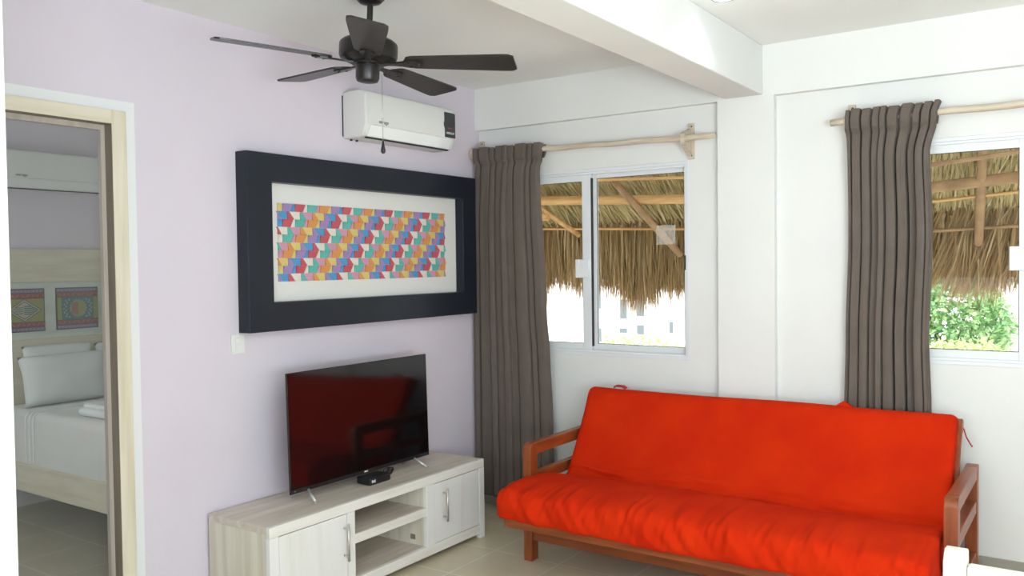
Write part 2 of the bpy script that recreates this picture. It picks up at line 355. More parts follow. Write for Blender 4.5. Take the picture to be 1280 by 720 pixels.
# ---------------------------------------------------------------- windows
def make_window(n, W, lab, reflection_film=False):
    x0, x1, z0, z1 = W
    xm = x0 + 0.598
    root = bpy.data.objects.new('window_%d' % n, None); COL.objects.link(root); root.location = ((x0 + x1) / 2, 0.04, z0)
    tag(root, lab, 'window', kind='structure')
    def rect(bm, a, b, c, d, w, y0, y1, bev=0.002, wl=None, wr=None, wt=None, wb=None):
        wl = wl or w; wr = wr or w; wt = wt or w; wb = wb or w
        box(bm, a, a + wl, y0, y1, c, d, bev); box(bm, b - wr, b, y0, y1, c, d, bev)
        box(bm, a + wl, b - wr, y0, y1, c, c + wb, bev); box(bm, a + wl, b - wr, y0, y1, d - wt, d, bev)
    bm = B(); rect(bm, x0, x1, z0, z1, 0.018, 0.0, 0.085); 
    rect(bm, x0 + .018, x1 - .018, z0 + .018, z1 - .018, 0.012, 0.006, 0.016, 0.001)
    obj('frame', bm, M['alu'], root)
    # left sash slides in front, right sash behind
    bm = B(); rect(bm, x0 + .018, xm, z0 + .018, z1 - .018, .04, 0.018, 0.040, wr=.055, wt=.048, wb=.048); s = obj('sash', bm, M['alu'], root)
    bm = B(); box(bm, x0 + .05, xm - .05, 0.027, 0.031, z0 + .06, z1 - .06); obj('glass_pane', bm, M['glass'], root)
    bm = B(); rect(bm, xm - .03, x1 - .018, z0 + .018, z1 - .018, .03, 0.044, 0.066, wl=.055, wt=.034, wb=.046); obj('sash', bm, M['alu'], root)
    bm = B(); box(bm, xm + .02, x1 - .045, 0.053, 0.057, z0 + .06, z1 - .05); obj('glass_pane', bm, M['glass'], root)
    bm = B(); rect(bm, xm + .0245, x1 - .0475, z0 + .0635, z1 - .0515, .003, 0.049, 0.0535, 0)
    box(bm, xm + .0005, xm + .0045, 0.022, 0.044, z0 + .05, z1 - .05)
    rect(bm, x0 + .0575, xm - .0545, z0 + .0655, z1 - .0655, .003, 0.0245, 0.0275, 0)
    tag(obj('gasket', bm, M['gasket'], root), 'thin dark rubber gasket')
    zc = (z0 + z1) / 2 - 0.035
    bm = B(); box(bm, xm - .082, xm - .010, 0.004, 0.018, zc - .052, zc + .052, .003); box(bm, xm - .090, xm - .068, -0.004, 0.012, zc - .052, zc + .052, .002)
    lt = obj('latch', bm, M['alu'], root)
    if reflection_film:
        bm = B(); box(bm, 1.160, 1.272, 0.0515, 0.0525, 1.575, 1.68)  # hazy film square paints a reflection into the pane
        tag(obj('painted_reflection', bm, M['reflection_film'], root), 'hazy square film painted in as a pane reflection')
        bm = B(); box(bm, x1 - .034, x1 - .024, 0.004, 0.020, 1.436, 1.515, .002); obj('lock', bm, M['gasket'], root)
    return root
make_window(1, W1, 'white aluminium sliding window with small painted square reflection, left of the pilaster', True)
make_window(2, W2, 'white aluminium sliding window at the right edge, beside the right curtain')

# ---------------------------------------------------------------- ceiling fan
FX, FY, FZ, FR, FP = 0.83, -1.82, 2.268, 0.577, -0.81
view = Vector((3.17 - FX, -4.29 - FY, 0)).normalized()
TILT = Matrix.Translation((FX, FY, 2.49)) @ Matrix.Rotation(-0.054, 4, view) @ Matrix.Translation((-FX, -FY, -2.49))
fan = thing('ceiling_fan', (FX, FY, H), 'dark bronze five-blade ceiling fan with pull chain, hanging from the ceiling', 'ceiling fan')
bm = B(); lathe(bm, [(0, H), (0.062, H), (0.064, H - .012), (0.058, H - .034), (0.040, H - .052), (0.016, H - .058), (0, H - .058)], 36, (FX, FY, 0)); obj('canopy', bm, M['fan'], fan, 0.7)
bm = B(); lathe(bm, [(0, 2.50), (0.0115, 2.50), (0.0115, 2.40), (0.018, 2.395), (0.027, 2.372), (0.030, 2.355), (0, 2.355)], 24, (FX, FY, 0), TILT); obj('downrod', bm, M['fan'], fan, 0.7)
bm = B(); lathe(bm, [(0, 2.362), (0.05, 2.361), (0.098, 2.350), (0.110, 2.340), (0.113, 2.332), (0.113, 2.290), (0.108, 2.280), (0.085, 2.268), (0.06, 2.262), (0, 2.262)], 56, (FX, FY, 0), TILT); obj('motor_housing', bm, M['fan'], fan, 0.6)
bm = B(); lathe(bm, [(0, 2.263), (0.062, 2.263), (0.062, 2.256), (0.043, 2.254), (0.043, 2.250), (0.046, 2.248), (0.046, 2.206), (0.041, 2.194), (0.030, 2.190), (0, 2.188)], 40, (FX, FY, 0), TILT); obj('switch_housing', bm, M['fan'], fan, 0.6)
for k in range(5):
    a = FP + k * 2 * PI / 5
    T = TILT @ Matrix.Translation((FX, FY, FZ)) @ Matrix.Rotation(a, 4, 'Z')
    TB = T @ Matrix.Rotation(math.radians(-9.5), 4, 'X')
    # blade outline along local x
    n = 26; up = []; lo = []
    for i in range(n + 1):
        t = i / n; x = 0.145 + (FR - 0.145) * t
        w = 0.050 + 0.020 * min(1, t * 1.15)
        if t < 0.10: w *= math.sqrt(max(0.0, 1 - ((0.10 - t) / 0.10) ** 2)) * 0.75 + 0.25
        if t > 0.94: w *= math.sqrt(max(0.0, 1 - ((t - 0.94) / 0.06) ** 2)) * 0.22 + 0.78
        up.append((x, w)); lo.append((x, -w))
    bm = B(); prism(bm, up + lo[::-1], 'z', -0.0035, 0.0035)
    bm.transform(TB); bl = obj('blade', bm, M['blade'], fan)
    bm = B()
    pl = [(0.052, 0.012), (0.10, 0.011), (0.135, 0.018), (0.165, 0.030), (0.195, 0.028), (0.215, 0.012), (0.220, 0), (0.215, -0.012), (0.195, -0.028), (0.165, -0.030), (0.135, -0.018), (0.10, -0.011), (0.052, -0.012)]
    prism(bm, pl, 'z', -0.0105, -0.0042)
    for sx, sy in ((0.17, 0.017), (0.17, -0.017), (0.203, 0)):
        lathe(bm, [(0, -0.014), (0.004, -0.0135), (0.005, -0.0105)], 10, (sx, sy, 0))
    bm.transform(TB)
    ir = obj('blade_iron', bm, M['fan'], fan)
    ir.parent = bl; ir.matrix_parent_inverse = Matrix.Translation(-Vector((FX, FY, H)))
    bl.matrix_parent_inverse = Matrix.Translation(-Vector((FX, FY, H)))
    ir.matrix_parent_inverse = Matrix.Identity(4)
e = Vector((view.y, -view.x, 0)) * -1
cp = Vector((FX, FY, 0)) + e * 0.040 + view * 0.030
bm = B(); tube(bm, [(cp.x, cp.y, 2.215), (cp.x, cp.y, 1.955)], 0.0013, 6)
for i in range(26): lathe(bm, [(0, .0021), (.0015, .0015), (.0021, 0), (.0015, -.0015), (0, -.0021)], 6, (cp.x, cp.y, 2.208 - i * 0.01))
lathe(bm, [(0, .006), (.003, .004), (.003, -.004), (0, -.006)], 8, (cp.x, cp.y, 2.045))
ch = obj('pull_chain', bm, M['steel'], fan)
bm = B(); lathe(bm, [(0, 1.962), (0.003, 1.960), (0.0045, 1.950), (0.0085, 1.930), (0.0095, 1.922), (0.007, 1.914), (0, 1.911)], 16, (cp.x, cp.y, 0))
kn = obj('chain_knob', bm, M['black'], fan, 0.9); kn.parent = ch; kn.matrix_parent_inverse = Matrix.Identity(4)

# ---------------------------------------------------------------- air conditioners
def make_ac(dx, dy, dz, label, in_bed=False, scale_y=1.0):
    loc = Vector((dx, dy, dz))
    root = thing('air_conditioner', loc, label, 'air conditioner')
    w = 0.355 * scale_y
    # profile in (depth, height)
    prof = [(0, .115), (.06, .120), (.110, .121), (.138, .115), (.152, .103), (.158, .085), (.161, 0.0), (.162, -.055), (.150, -.083), (.136, -.110), (.120, -.118), (.012, -.118), (0, -.112)]
    bm = B()
    v = prism(bm, prof, 'y', -w, w)
    bm.normal_update()
    es = [ed for ed in bm.edges if len(ed.link_faces) == 2 and any(abs(f.normal.y) > .9 for f in ed.link_faces)]
    bmesh.ops.bevel(bm, geom=es, offset=.008, segments=3, profile=0.5, affect='EDGES')
    bm.transform(Matrix.Translation(loc)); obj('casing', bm, M['plastic_side'], root, 0.6)
    bm = B(); pr = [(.128, .1165), (.150, .1085), (.162, .088), (.165, 0.0), (.166, -.053), (.160, -.054), (.150, .0), (.140, .09), (.128, .112)]
    prism(bm, pr, 'y', -w + .018, w - .004); bm.transform(Matrix.Translation(loc)); obj('front_panel', bm, M['plastic'], root, 0.6)
    bm = B(); pr = [(.1655, -.058), (.1415, -.1125), (.1375, -.110), (.150, -.083), (.1615, -.056)]
    prism(bm, pr, 'y', -w + .030, w - .030); bm.transform(Matrix.Translation(loc)); lv = obj('louver', bm, M['louver'], root)
    bm = B(); box(bm, .124, .1372, -w + .028, w - .028, -.1205, -.1145); bm.transform(Matrix.Translation(loc)); obj('outlet_slot', bm, M['gasket'], root)
    # dark display at the right end of the front
    bm = B()
    y1 = w - .002; y0 = w - .092
    poly = [(y0, .086), (y1 - .006, .086), (y1, .080), (y1, -.052), (y0, -.052), (y0, -.005), (y0 - .006, .012), (y0 - .006, .026), (y0, .038)]
    prism(bm, poly, 'x', .1575, .1685); bm.transform(Matrix.Translation(loc)); dp = obj('display', bm, M['display'], root)
    if not in_bed:
        yc = (y0 + y1) / 2
        t = text_bm('ABSOLUT', .0165, Matrix.Translation(loc + Vector((.1687, yc, -.028))) @ FACE_X, bold=.0004)
        q = obj('lettering', t, M['ltext'], root); q.parent = dp; q.matrix_parent_inverse = Matrix.Identity(4)
        for ya, yb, hz in ((-.022, -.008, .004), (-.004, .010, .002)):
            t = B(); box(t, .168, .1690, yc + ya, yc + yb, -hz, hz); t.transform(Matrix.Translation(loc))
            q = obj('indicator', t, M['rtext'], root); q.parent = dp; q.matrix_parent_inverse = Matrix.Identity(4)
    t = text_bm('mirage', .026, Matrix.Translation(loc + Vector((.1668, (-.085 if in_bed else -w + .125), -.036))) @ FACE_X)
    obj('lettering', t, M['gtext'], root)
    for yy in (-w + .03, -w + .07):
        bm = B(); lathe(bm, [(0, -.126), (.007, -.126), (.007, -.115)], 10, (.03, yy, 0))
        bm.transform(Matrix.Translation(loc)); obj('drain_cap', bm, M['gasket'], root)
    bm = B(); box(bm, 0, .006, -w - .002, -w + .01, -.105, .10); bm.transform(Matrix.Translation(loc)); obj('wall_plate', bm, M['gasket'], root)
    return root
make_ac(0, -0.805, 2.240, 'white split air conditioner with dark display, above the framed mosaic art')
make_ac(-2.4, -1.56, 2.094, 'white air conditioner in the bedroom above the headboard, behind the glass door', True, 1.42)

# ---------------------------------------------------------------- framed mosaic
art = thing('framed_artwork', (0, -0.98, 1.59), 'thick navy-black frame around a colourful paper mosaic, on the lavender wall', 'picture')
AY0, AY1, AZ0, AZ1 = -1.820, -0.142, 1.187, 1.994
IY0, IY1, IZ0, IZ1 = -1.678, -0.268, 1.318, 1.866
bm = B()
def ring_frame(bm, o, i, x0, x1):
    (a, b, c, d), (e_, f_, g, h) = o, i
    O = [(a, c), (b, c), (b, d), (a, d)]; I = [(e_, g), (f_, g), (f_, h), (e_, h)]
    V = {}
    for nm, pts in (('o', O), ('i', I)):
        for s, x in (('b', x0), ('f', x1)):
            V[nm + s] = [bm.verts.new((x, p[0], p[1])) for p in pts]
    for k in range(4):
        j = (k + 1) % 4
        bm.faces.new((V['of'][k], V['of'][j], V['if'][j], V['if'][k]))
        bm.faces.new((V['ob'][k], V['ib'][k], V['ib'][j], V['ob'][j]))
        bm.faces.new((V['ob'][k], V['ob'][j], V['of'][j], V['of'][k]))
        bm.faces.new((V['ib'][k], V['if'][k], V['if'][j], V['ib'][j]))
ring_frame(bm, (AY0, AY1, AZ0, AZ1), (IY0, IY1, IZ0, IZ1), 0.001, 0.074)
bmesh.ops.recalc_face_normals(bm, faces=bm.faces)
es = [ed for ed in bm.edges if all(v.co.x > .07 for v in ed.verts) or (abs((ed.verts[0].co - ed.verts[1].co).normalized().x) > .9)]
es = [ed for ed in es if len(ed.link_faces) == 2 and ed.link_faces[0].normal.angle(ed.link_faces[1].normal) > .5]
bmesh.ops.bevel(bm, geom=es, offset=.004, segments=2, profile=.5, affect='EDGES')
obj('frame', bm, M['frame'], art)
bm = B(); box(bm, 0.002, 0.016, IY0 - .01, IY1 + .01, IZ0 - .01, IZ1 + .01); obj('mat_board', bm, M['board'], art)
# mosaic of folded paper cells in relief
keys = ['Y', 'P', 'B', 'R', 'T', 'O', 'K', 'W']; mi = {k: i for i, k in enumerate(keys)}
bm = B()
R0, R1, Z0, Z1 = -1.606, -0.380, 1.411, 1.776
rh = (Z1 - Z0) / 10; pw = 0.0775; nw = 0.027
wideA = ['P', 'R', 'T', 'O']; narA = ['B', 'W', 'K', 'Y']      # narrow after each wide
wideB = ['B', 'W', 'K', 'Y']; narB = ['P', 'R', 'T', 'O']      # narrow before each wide
mr = random.Random(3)
for r in range(10):
    zt = Z1 - r * rh; zb = zt - rh
    sh = r // 2
    col = 0; x = R0 + (-(pw - nw) if r % 2 == 0 else 0) - 0.02 * (r % 2)
    seqs = []
    j = 0
    while x < R1:
        if r % 2 == 0:
            segs = [(wideA[(sh + j - 1) % 4], pw - nw), (narA[(sh + j - 1) % 4], nw)]
        else:
            segs = [(narB[(sh + j) % 4], nw + .004), (wideB[(sh + j) % 4], pw - nw - .004)]
        for c, w in segs: seqs.append((c, x, x + w, w > .04)); x += w
        j += 1
    edge = []
    for (c, a, b, wide) in seqs:
        a2, b2 = max(a, R0), min(b, R1 + mr.uniform(-.002, .006))
        if b2 - a2 < .006: continue
        L_, R_ = a > R0 + .001, b < R1
        if r % 2 == 0: at = a2 + (.003 if wide else .013) * L_; bt = b2 + (.013 if wide else .003) * R_
        else: at = a2 + (-.017 if wide else 0) * L_; bt = b2 + (0 if wide else -.017) * R_
        ab = a2 + (0 if r % 2 == 0 else (.006 if wide else 0) * L_); bb = b2 + (0 if r % 2 == 0 else (0 if wide else .006) * R_)
        lo, hi = (.0185, .024) if wide else (.024, .0185)
        g = .0006
        if r % 2 == 0: X = (.020, .020, hi, .026)
        else: X = (.026, lo + .004, .020, .020)
        vs = [bm.verts.new((X[0], ab + g, zb)), bm.verts.new((X[1], bb - g, zb)), bm.verts.new((X[2], bt - g, zt - .0006)), bm.verts.new((X[3], at + g, zt - .0006))]
        bk = [bm.verts.new((.0162, v.co.y, v.co.z)) for v in vs]
        fs = [bm.faces.new(vs)] + [bm.faces.new((vs[q], bk[q], bk[(q + 1) % 4], vs[(q + 1) % 4])) for q in range(4)]
        for f in fs: f.material_index = mi[c]
obj('paper_mosaic', bm, [M['mo_' + k] for k in keys], art)

# ---------------------------------------------------------------- light switch
sw = thing('light_switch', (0, -1.83, 1.15), 'pale white light switch plate partly under the lower left corner of the framed art', 'light switch')
bm = B(); box(bm, 0.0005, 0.009, -1.866, -1.796, 1.094, 1.183, .003); obj('plate', bm, M['plastic'], sw)
bm = B(); box(bm, 0.006, 0.013, -1.848, -1.814, 1.112, 1.138, .002); obj('rocker', bm, M['plastic'], sw)
bm = B(); box(bm, 0.006, 0.013, -1.848, -1.814, 1.141, 1.167, .002); obj('rocker', bm, M['plastic'], sw)

# ---------------------------------------------------------------- television stand
ts = thing('tv_stand', (0.21, -1.28, 0), 'whitewashed wooden television stand with two doors and an open middle shelf', 'tv stand')
SX0, SX1, SY0, SY1, ST = 0.014, 0.410, -2.012, -0.550, 0.425
bm = B(); box(bm, SX0, SX1 - .022, SY0 + .001, SY1 - .001, ST - .030, ST, .003); obj('top', bm, M['wash_top'], ts)
bm = B(); box(bm, SX1 - .022, SX1, SY0, SY1, ST - .045, ST + .0005, .003); obj('front_rail', bm, M['wash_x'], ts)
bm = B(); box(bm, SX1 - .022, SX1, SY0 + .047, SY1 - .042, 0.026, 0.075, .002); obj('front_rail', bm, M['wash_x'], ts)
bm = B(); box(bm, SX1 - .024, SX1, SY0, SY0 + .047, 0, ST - .045, .002); obj('stile', bm, M['wash_z'], ts)
bm = B(); box(bm, SX1 - .024, SX1, SY1 - .042, SY1, 0, ST - .045, .002); obj('stile', bm, M['wash_z'], ts)
bm = B(); box(bm, SX1 - .024, SX1 - .0005, -1.576, -1.530, 0.075, ST - .045, .002); obj('stile', bm, M['wash_z'], ts)
bm = B(); box(bm, SX1 - .024, SX1 - .0005, -1.031, -0.975, 0.075, ST - .045, .002); obj('stile', bm, M['wash_z'], ts)
bm = B(); box(bm, SX0, SX1 - .024, SY0 + .002, SY0 + .027, 0, ST - .030, .002); obj('side_panel', bm, M['wash_side'], ts)
bm = B(); box(bm, SX0, SX1 - .024, SY1 - .027, SY1 - .002, 0, ST - .030, .002); obj('side_panel', bm, M['wash_side'], ts)
bm = B(); box(bm, SX0 + .012, SX1 - .024, -1.570, -1.545, 0.075, ST - .030); obj('divider', bm, M['wash_side'], ts)
bm = B(); box(bm, SX0 + .012, SX1 - .024, -1.031, -1.000, 0.075, ST - .030); obj('divider', bm, M['wash_side'], ts)
bm = B(); box(bm, SX0, SX0 + .012, SY0 + .027, SY1 - .027, 0.04, ST - .030); obj('back_panel', bm, M['wash_side'], ts)
bm = B(); box(bm, SX0 + .012, SX1 - .022, SY0 + .027, SY1 - .027, 0.050, 0.075); obj('bottom_board', bm, M['wash_top'], ts)
bm = B(); box(bm, SX0 + .012, SX1 - .016, -1.545, -1.031, 0.229, 0.271, .002); obj('shelf', bm, M['wash_top'], ts)
bm = B(); box(bm, SX1 - .016, SX1 - .004, -1.530, -1.031, 0.229, 0.2715, .001); obj('shelf_edge', bm, M['wash_x'], ts)
for ya, yb, hy in ((-1.965, -1.576, -1.597), (-0.975, -0.592, -0.899)):
    bm = B(); box(bm, SX1 - .022, SX1 - .003, ya + .0035, yb - .0025, 0.077, 0.3765, .0015); d = obj('door', bm, M['wash_z'], ts)
    bm = B(); tube(bm, [(SX1 + .026, hy, .174), (SX1 + .026, hy, .340)], .0052, 14)
    for zz in (.196, .318): tube(bm, [(SX1 - .004, hy, zz), (SX1 + .026, hy, zz)], .0042, 10)
    h = obj('handle', bm, M['steel'], ts); tag(h, 'brushed steel bar handle'); h.parent = d; h.matrix_parent_inverse = Matrix.Identity(4)
bm = B(); box(bm, .30, .33, -1.031 - .003, -1.0305, .10, .125); obj('cable_notch', bm, M['jamb_shade'], ts)

# ---------------------------------------------------------------- television
tv = thing('television', (0.21, -1.26, ST), 'black flat screen television on splayed silver feet, on the whitewashed stand', 'television')
TX = 0.222; TY0, TY1, TZ0, TZ1 = -1.736, -0.786, 0.470, 1.008
bm = B(); box(bm, TX - .008, TX, TY0, TY1, TZ0, TZ1, .001); box(bm, TX - .060, TX - .007, TY0 + .12, TY1 - .12, TZ0 + .02, TZ0 + .33, .012); obj('cabinet', bm, M['black'], tv)
bm = B(); box(bm, TX - .004, TX + .0008, TY0 + .0035, TY1 - .0035, TZ0 + .018, TZ1 - .004, .0004, 1); obj('screen', bm, M['screen'], tv)
for yy, yf, sg in ((-1.628, -1.652, -1), (-0.905, -0.882, 1)):
    bm = B()
    for xe in (0.287, 0.120):
        a = Vector((TX - .012, yy, TZ0 + .006)); b = Vector((xe, yf, ST + .008))
        d = (b - a).normalized(); 
        tube(bm, [a, b], [.008, .0062], 8)
        box(bm, xe - .008, xe + .008, yf - .007, yf + .007, ST, ST + .006, .002)
    obj('foot', bm, M['silver'], tv)
bm = B(); box(bm, TX - .001, TX + .0015, -1.262 - .012, -1.262 + .012, TZ0 + .006, TZ0 + .0125, .0005, 1); obj('badge', bm, M['ltext'], tv)
bm = B(); lathe(bm, [(0, .001), (.002, .001), (.002, 0)], 8); bm.transform(Matrix.Translation((TX, -1.71, TZ0 + .011)) @ Matrix.Rotation(PI / 2, 4, 'Y')); obj('standby_light', bm, M['ltext'], tv)

for c in tv.children:
    if c.name.split('.')[0] in ('cabinet', 'screen', 'badge', 'standby_light'):
        c.data.transform(Matrix.Translation((TX, 0, TZ0)) @ Matrix.Rotation(math.radians(-1.4), 4, 'Y') @ Matrix.Translation((-TX, 0, -TZ0)))

# set-top box
sb = thing('set_top_box', (0.25, -1.238, ST), 'small black set-top box with a looped cable, under the television', 'set-top box')
bm = B(); box(bm, .205, .296, -1.312, -1.166, ST + .002, ST + .038, .007, 3); box(bm, .215, .286, -1.302, -1.176, ST, ST + .003); obj('case', bm, M['black'], sb)
t = text_bm('izzi', .020, Matrix.Translation((.2964, -1.288, ST + .021)) @ FACE_X, bold=.0006); obj('logo', t, M['ltext'], sb)
bm = B()
pts = []
for i in range(60):
    a = i / 59 * 2 * PI * 2.6
    pts.append((.215 + .012 * math.sin(a * .5), -1.100 + .028 * math.cos(a) + .016 * i / 59, ST + .021 + .015 * math.sin(a)))
pts = [(.208, -1.20, ST + .02), (.196, -1.18, ST + .02), (.195, -1.12, ST + .012)] + pts
tube(bm, pts, .0032, 8); obj('cable', bm, M['black'], sb)

# ---------------------------------------------------------------- curtain rods
def bracket(bm, x, zr, yr, h=0.185):
    zc = zr + .085 - h
    pl = box(bm, x - .016, x + .016, -.017, -.0005, zr + .085 - h, zr + .085, .002)
    # shaped arm
    arm = [(-.017, zc + .012), (-.030, zc + .030), (-.060, zr - .055), (yr - .016, zr - .026), (yr - .022, zr), (yr - .016, zr + .024), (yr + .004, zr + .034), (-.040, zr + .045), (-.017, zr + .060)]
    prism(bm, arm, 'x', x - .020, x + .004, bev=.002)
def screws(bm, x, zr, k, h=0.185):
    for z in ((zr + .068, zr + .085 - h + .016)[k],):
        bm2 = lathe(bm, [(0, .0008), (.0042, .0008), (.0042, 0)], 12)
        for v in bm2: v.co = Vector((x + .004, -.0172 - v.co.z, z + v.co.y)) + Vector((v.co.x, 0, 0))
def make_rod(xa, za, xb, zb, brs, label, yr=-.095):
    root = thing('curtain_rod', ((xa + xb) / 2, yr, (za + zb) / 2), label, 'curtain rod', 'limed wood curtain rods')
    bm = B(); n = 30
    tube(bm, [(xa + (xb - xa) * i / n, yr, za + (zb - za) * i / n + .002 * math.sin(i * .9)) for i in range(n + 1)], .0158, 16); obj('pole', bm, M['rodwood'], root)
    for x in brs:
        zr = za + (zb - za) * (x - xa) / (xb - xa)
        bm = B(); bracket(bm, x, zr, yr); br = obj('bracket', bm, M['rodwood'], root)
        for k in (0, 1): bm = B(); screws(bm, x, zr, k); s = obj('screw', bm, M['gasket'], root); s.parent = br; s.matrix_parent_inverse = Matrix.Identity(4)
    return root
make_rod(0.012, 2.148, 1.548, 2.116, (0.030, 1.392), 'limed wooden curtain rod above the window left of the pilaster')
make_rod(2.115, 2.124, 3.80, 2.128, (2.197, 3.70), 'limed wooden curtain rod above the right-hand window', -.075)

# ---------------------------------------------------------------- curtains
def make_curtain(prof_x, ztop, zrod, zbot, n, seed, label, yc=-.095, ybot=-.095, ymin=-.139):
    """prof_x(z) -> (x0, x1)"""
    rr = random.Random(seed)
    root = thing('curtain', (sum(prof_x(zbot)) / 2, yc, zbot), label, 'curtain', 'taupe curtains')
    ws = [rr.uniform(.4, 1.9) for _ in range(n)]; tot = sum(ws)
    cum = [0]
    for w in ws: cum.append(cum[-1] + w / tot)
    amp = [rr.uniform(.5, 1.15) for _ in range(n)]; ph = [rr.uniform(-.4, .4) for _ in range(n)]; lean = [rr.uniform(-1, 1) for _ in range(n)]
    sub_ = [rr.uniform(0, 1) for _ in range(n)]
    NS = n * 22
    zs = [ztop, ztop - .006, zrod + .012, zrod, zrod - .02, zrod - .036, zrod - .046]
    z = zrod - .058
    while z > zbot: zs.append(z); z -= .035 if z > zrod - .3 else .075
    zs.append(zbot)
    bm = B(); grid = []
    zp = zrod - .046
    for z in zs:
        x0, x1 = prof_x(z)
        low = max(0.0, min(1.0, (zp - z) / .35)); depth = max(0.0, zp - z)
        row = []
        for i in range(NS + 1):
            s = i / NS
            k = 0
            while k < n - 1 and s > cum[k + 1]: k += 1
            t = (s - cum[k]) / (cum[k + 1] - cum[k])
            f = 2 * PI * t
            sm = lambda q: max(0, min(1, q)) ** 2 * (3 - 2 * max(0, min(1, q)))
            body = sm(t / .26) * sm((1 - t) / .26)
            A = .032 + .026 * low
            y = -A * amp[k] * body
            y -= .003 * math.sin(PI * t) * math.sin(2 * PI * t + ph[k] * 4) * low
            y += .006 * math.sin(7 * s + seed) * low
            xo = -(x1 - x0) / n * (.15 + .07 * lean[k]) * math.sin(f) * (.55 + .45 * low)
            # tucks pinched under the pocket fan out below it
            pin = math.exp(-((z - (zp - .012)) / .022) ** 2)
            y += pin * .003 * body
            xo += (x1 - x0) / n * .20 * lean[k] * math.exp(-depth / .10) * low * math.sin(PI * t)
            zz = z
            if z > zrod + .005: zz = z + (.005 * body + .003 * math.sin(k * 2.3)) * (z - zrod) / (ztop - zrod)
            base = yc + .018 + (ybot - yc) * low
            if z > zp - .01:                      # pocket wraps in front of the rod
                bulge = math.sqrt(max(0, 1 - ((z - zrod) / .050) ** 2)) if abs(z - zrod) < .05 else 0
                base = yc + .006 - .018 * bulge
            row.append(bm.verts.new((x0 + (x1 - x0) * s + xo * math.sin(PI * min(1, max(0, s))) ** .25, max(base + y, ymin if z < 1.0 else -.150), zz)))
        grid.append(row)
    for a, b in zip(grid[:-1], grid[1:]):
        for i in range(NS): bm.faces.new((a[i], a[i + 1], b[i + 1], b[i]))
    o = obj('drape', bm, M['curtain'], root, 1.2)
    md = o.modifiers.new('thickness', 'SOLIDIFY'); md.thickness = .0025; md.offset = 0
    # back of the rod pocket
    bm = B()
    x0, x1 = prof_x(zrod)
    g2 = []
    for z in (ztop - .004, zrod + .02, zrod, zrod - .022, zrod - .05):
        row = []
        for i in range(NS // 2 + 1):
            s = i / (NS // 2)
            b_ = math.sqrt(max(0, 1 - ((z - zrod) / .05) ** 2)) if abs(z - zrod) < .05 else 0
            row.append(bm.verts.new((x0 + (x1 - x0) * s, yc + .006 + .022 * b_ + .004 * math.sin(s * n * 4 * PI), z)))
        g2.append(row)
    for a, b in zip(g2[:-1], g2[1:]):
        for i in range(NS // 2): bm.faces.new((a[i], a[i + 1], b[i + 1], b[i]))
    h = obj('rod_pocket', bm, M['curtain'], root, 1.2)
    md = h.modifiers.new('thickness', 'SOLIDIFY'); md.thickness = .002; md.offset = 0
    return root
def lerp_table(tab):
    def f(z):
        for (za, a0, a1), (zb, b0, b1) in zip(tab[:-1], tab[1:]):
            if z >= zb:
                t = (z - zb) / (za - zb); t = max(0, min(1, t)); t = t * t * (3 - 2 * t)
                return b0 + (a0 - b0) * t, b1 + (a1 - b1) * t
        return tab[-1][1], tab[-1][2]
    return f
make_curtain(lerp_table([(2.18, .040, .535), (2.14, .040, .530), (2.02, .040, .490), (1.2, .030, .525), (.95, .030, .545), (.6, .028, .560), (.08, .028, .565)]), 2.170, 2.137, .086, 9, 8, 'long taupe curtain hanging beside the framed art, left of the first window')
make_curtain(lerp_table([(2.18, 2.185, 2.590), (2.12, 2.182, 2.572), (1.95, 2.185, 2.535), (1.6, 2.185, 2.545), (1.1, 2.172, 2.530), (.79, 2.165, 2.540), (.08, 2.16, 2.545)]), 2.168, 2.126, .166, 10, 21, 'taupe curtain hanging behind the right half of the orange sofa', -.075, -.040, -.091)

# ---------------------------------------------------------------- futon sofa
so = thing('futon_sofa', (1.77, -.55, 0), 'orange-red futon sofa on a varnished cedar frame, under the windows', 'sofa')
def make_arm(xo, xi):
    """xo..xi thickness of the arm"""
    x0, x1 = min(xo, xi), max(xo, xi)
    YF, YR, ZT = -.752, -.088, .586
    bm = B(); poly = [(YF, 0), (YF, ZT - .035)] + [(YF + .035 - .035 * math.cos(a), ZT - .035 + .035 * math.sin(a)) for a in [PI / 2 * i / 6 for i in range(1, 7)]] + [(YF + .062, ZT), (YF + .062, 0)]
    prism(bm, poly, 'x', x0, x1, bev=.003); obj('front_leg', bm, M['sofa_wood_v'], so)
    bm = B(); box(bm, x0, x1, YR - .06, YR, 0, ZT, .004); obj('rear_leg', bm, M['sofa_wood_v'], so)
    bm = B(); box(bm, x0 + .001, x1 - .001, YF + .062, YR - .06, ZT - .058, ZT, .004); obj('arm_rail', bm, M['sofa_wood_y'], so)
    bm = B(); box(bm, x0 + .003, x1 - .003, YF + .062, YR - .06, .384, .436, .004); obj('side_rail', bm, M['sofa_wood_y'], so)
    bm = B(); box(bm, x0 + .003, x1 - .003, YF + .062, YR - .06, .165, .215, .004); obj('side_rail', bm, M['sofa_wood_y'], so)
make_arm(.800, .846); make_arm(2.738, 2.690)
bm = B(); box(bm, .846, 2.690, -.742, -.716, .105, .170, .003); obj('stretcher', bm, M['sofa_wood'], so)
bm = B(); box(bm, .846, 2.690, -.14, -.114, .105, .170, .003); obj('stretcher', bm, M['sofa_wood'], so)
bm = B(); box(bm, .862, 2.676, -1.010, -.984, .246, .302, .003); obj('seat_rail', bm, M['sofa_wood'], so)
bm = B(); box(bm, .862, 2.676, -.46, -.434, .185, .235, .003); obj('seat_rail', bm, M['sofa_wood'], so)
for xx in (.864, 1.75, 2.640):
    bm = B(); prism(bm, [(-.984, .250), (-.984, .292), (-.46, .232), (-.46, .190)], 'x', xx, xx + .034); obj('seat_bearer', bm, M['sofa_wood_y'], so)
SL = Vector((-.17 + .44, .80 - .27)); 
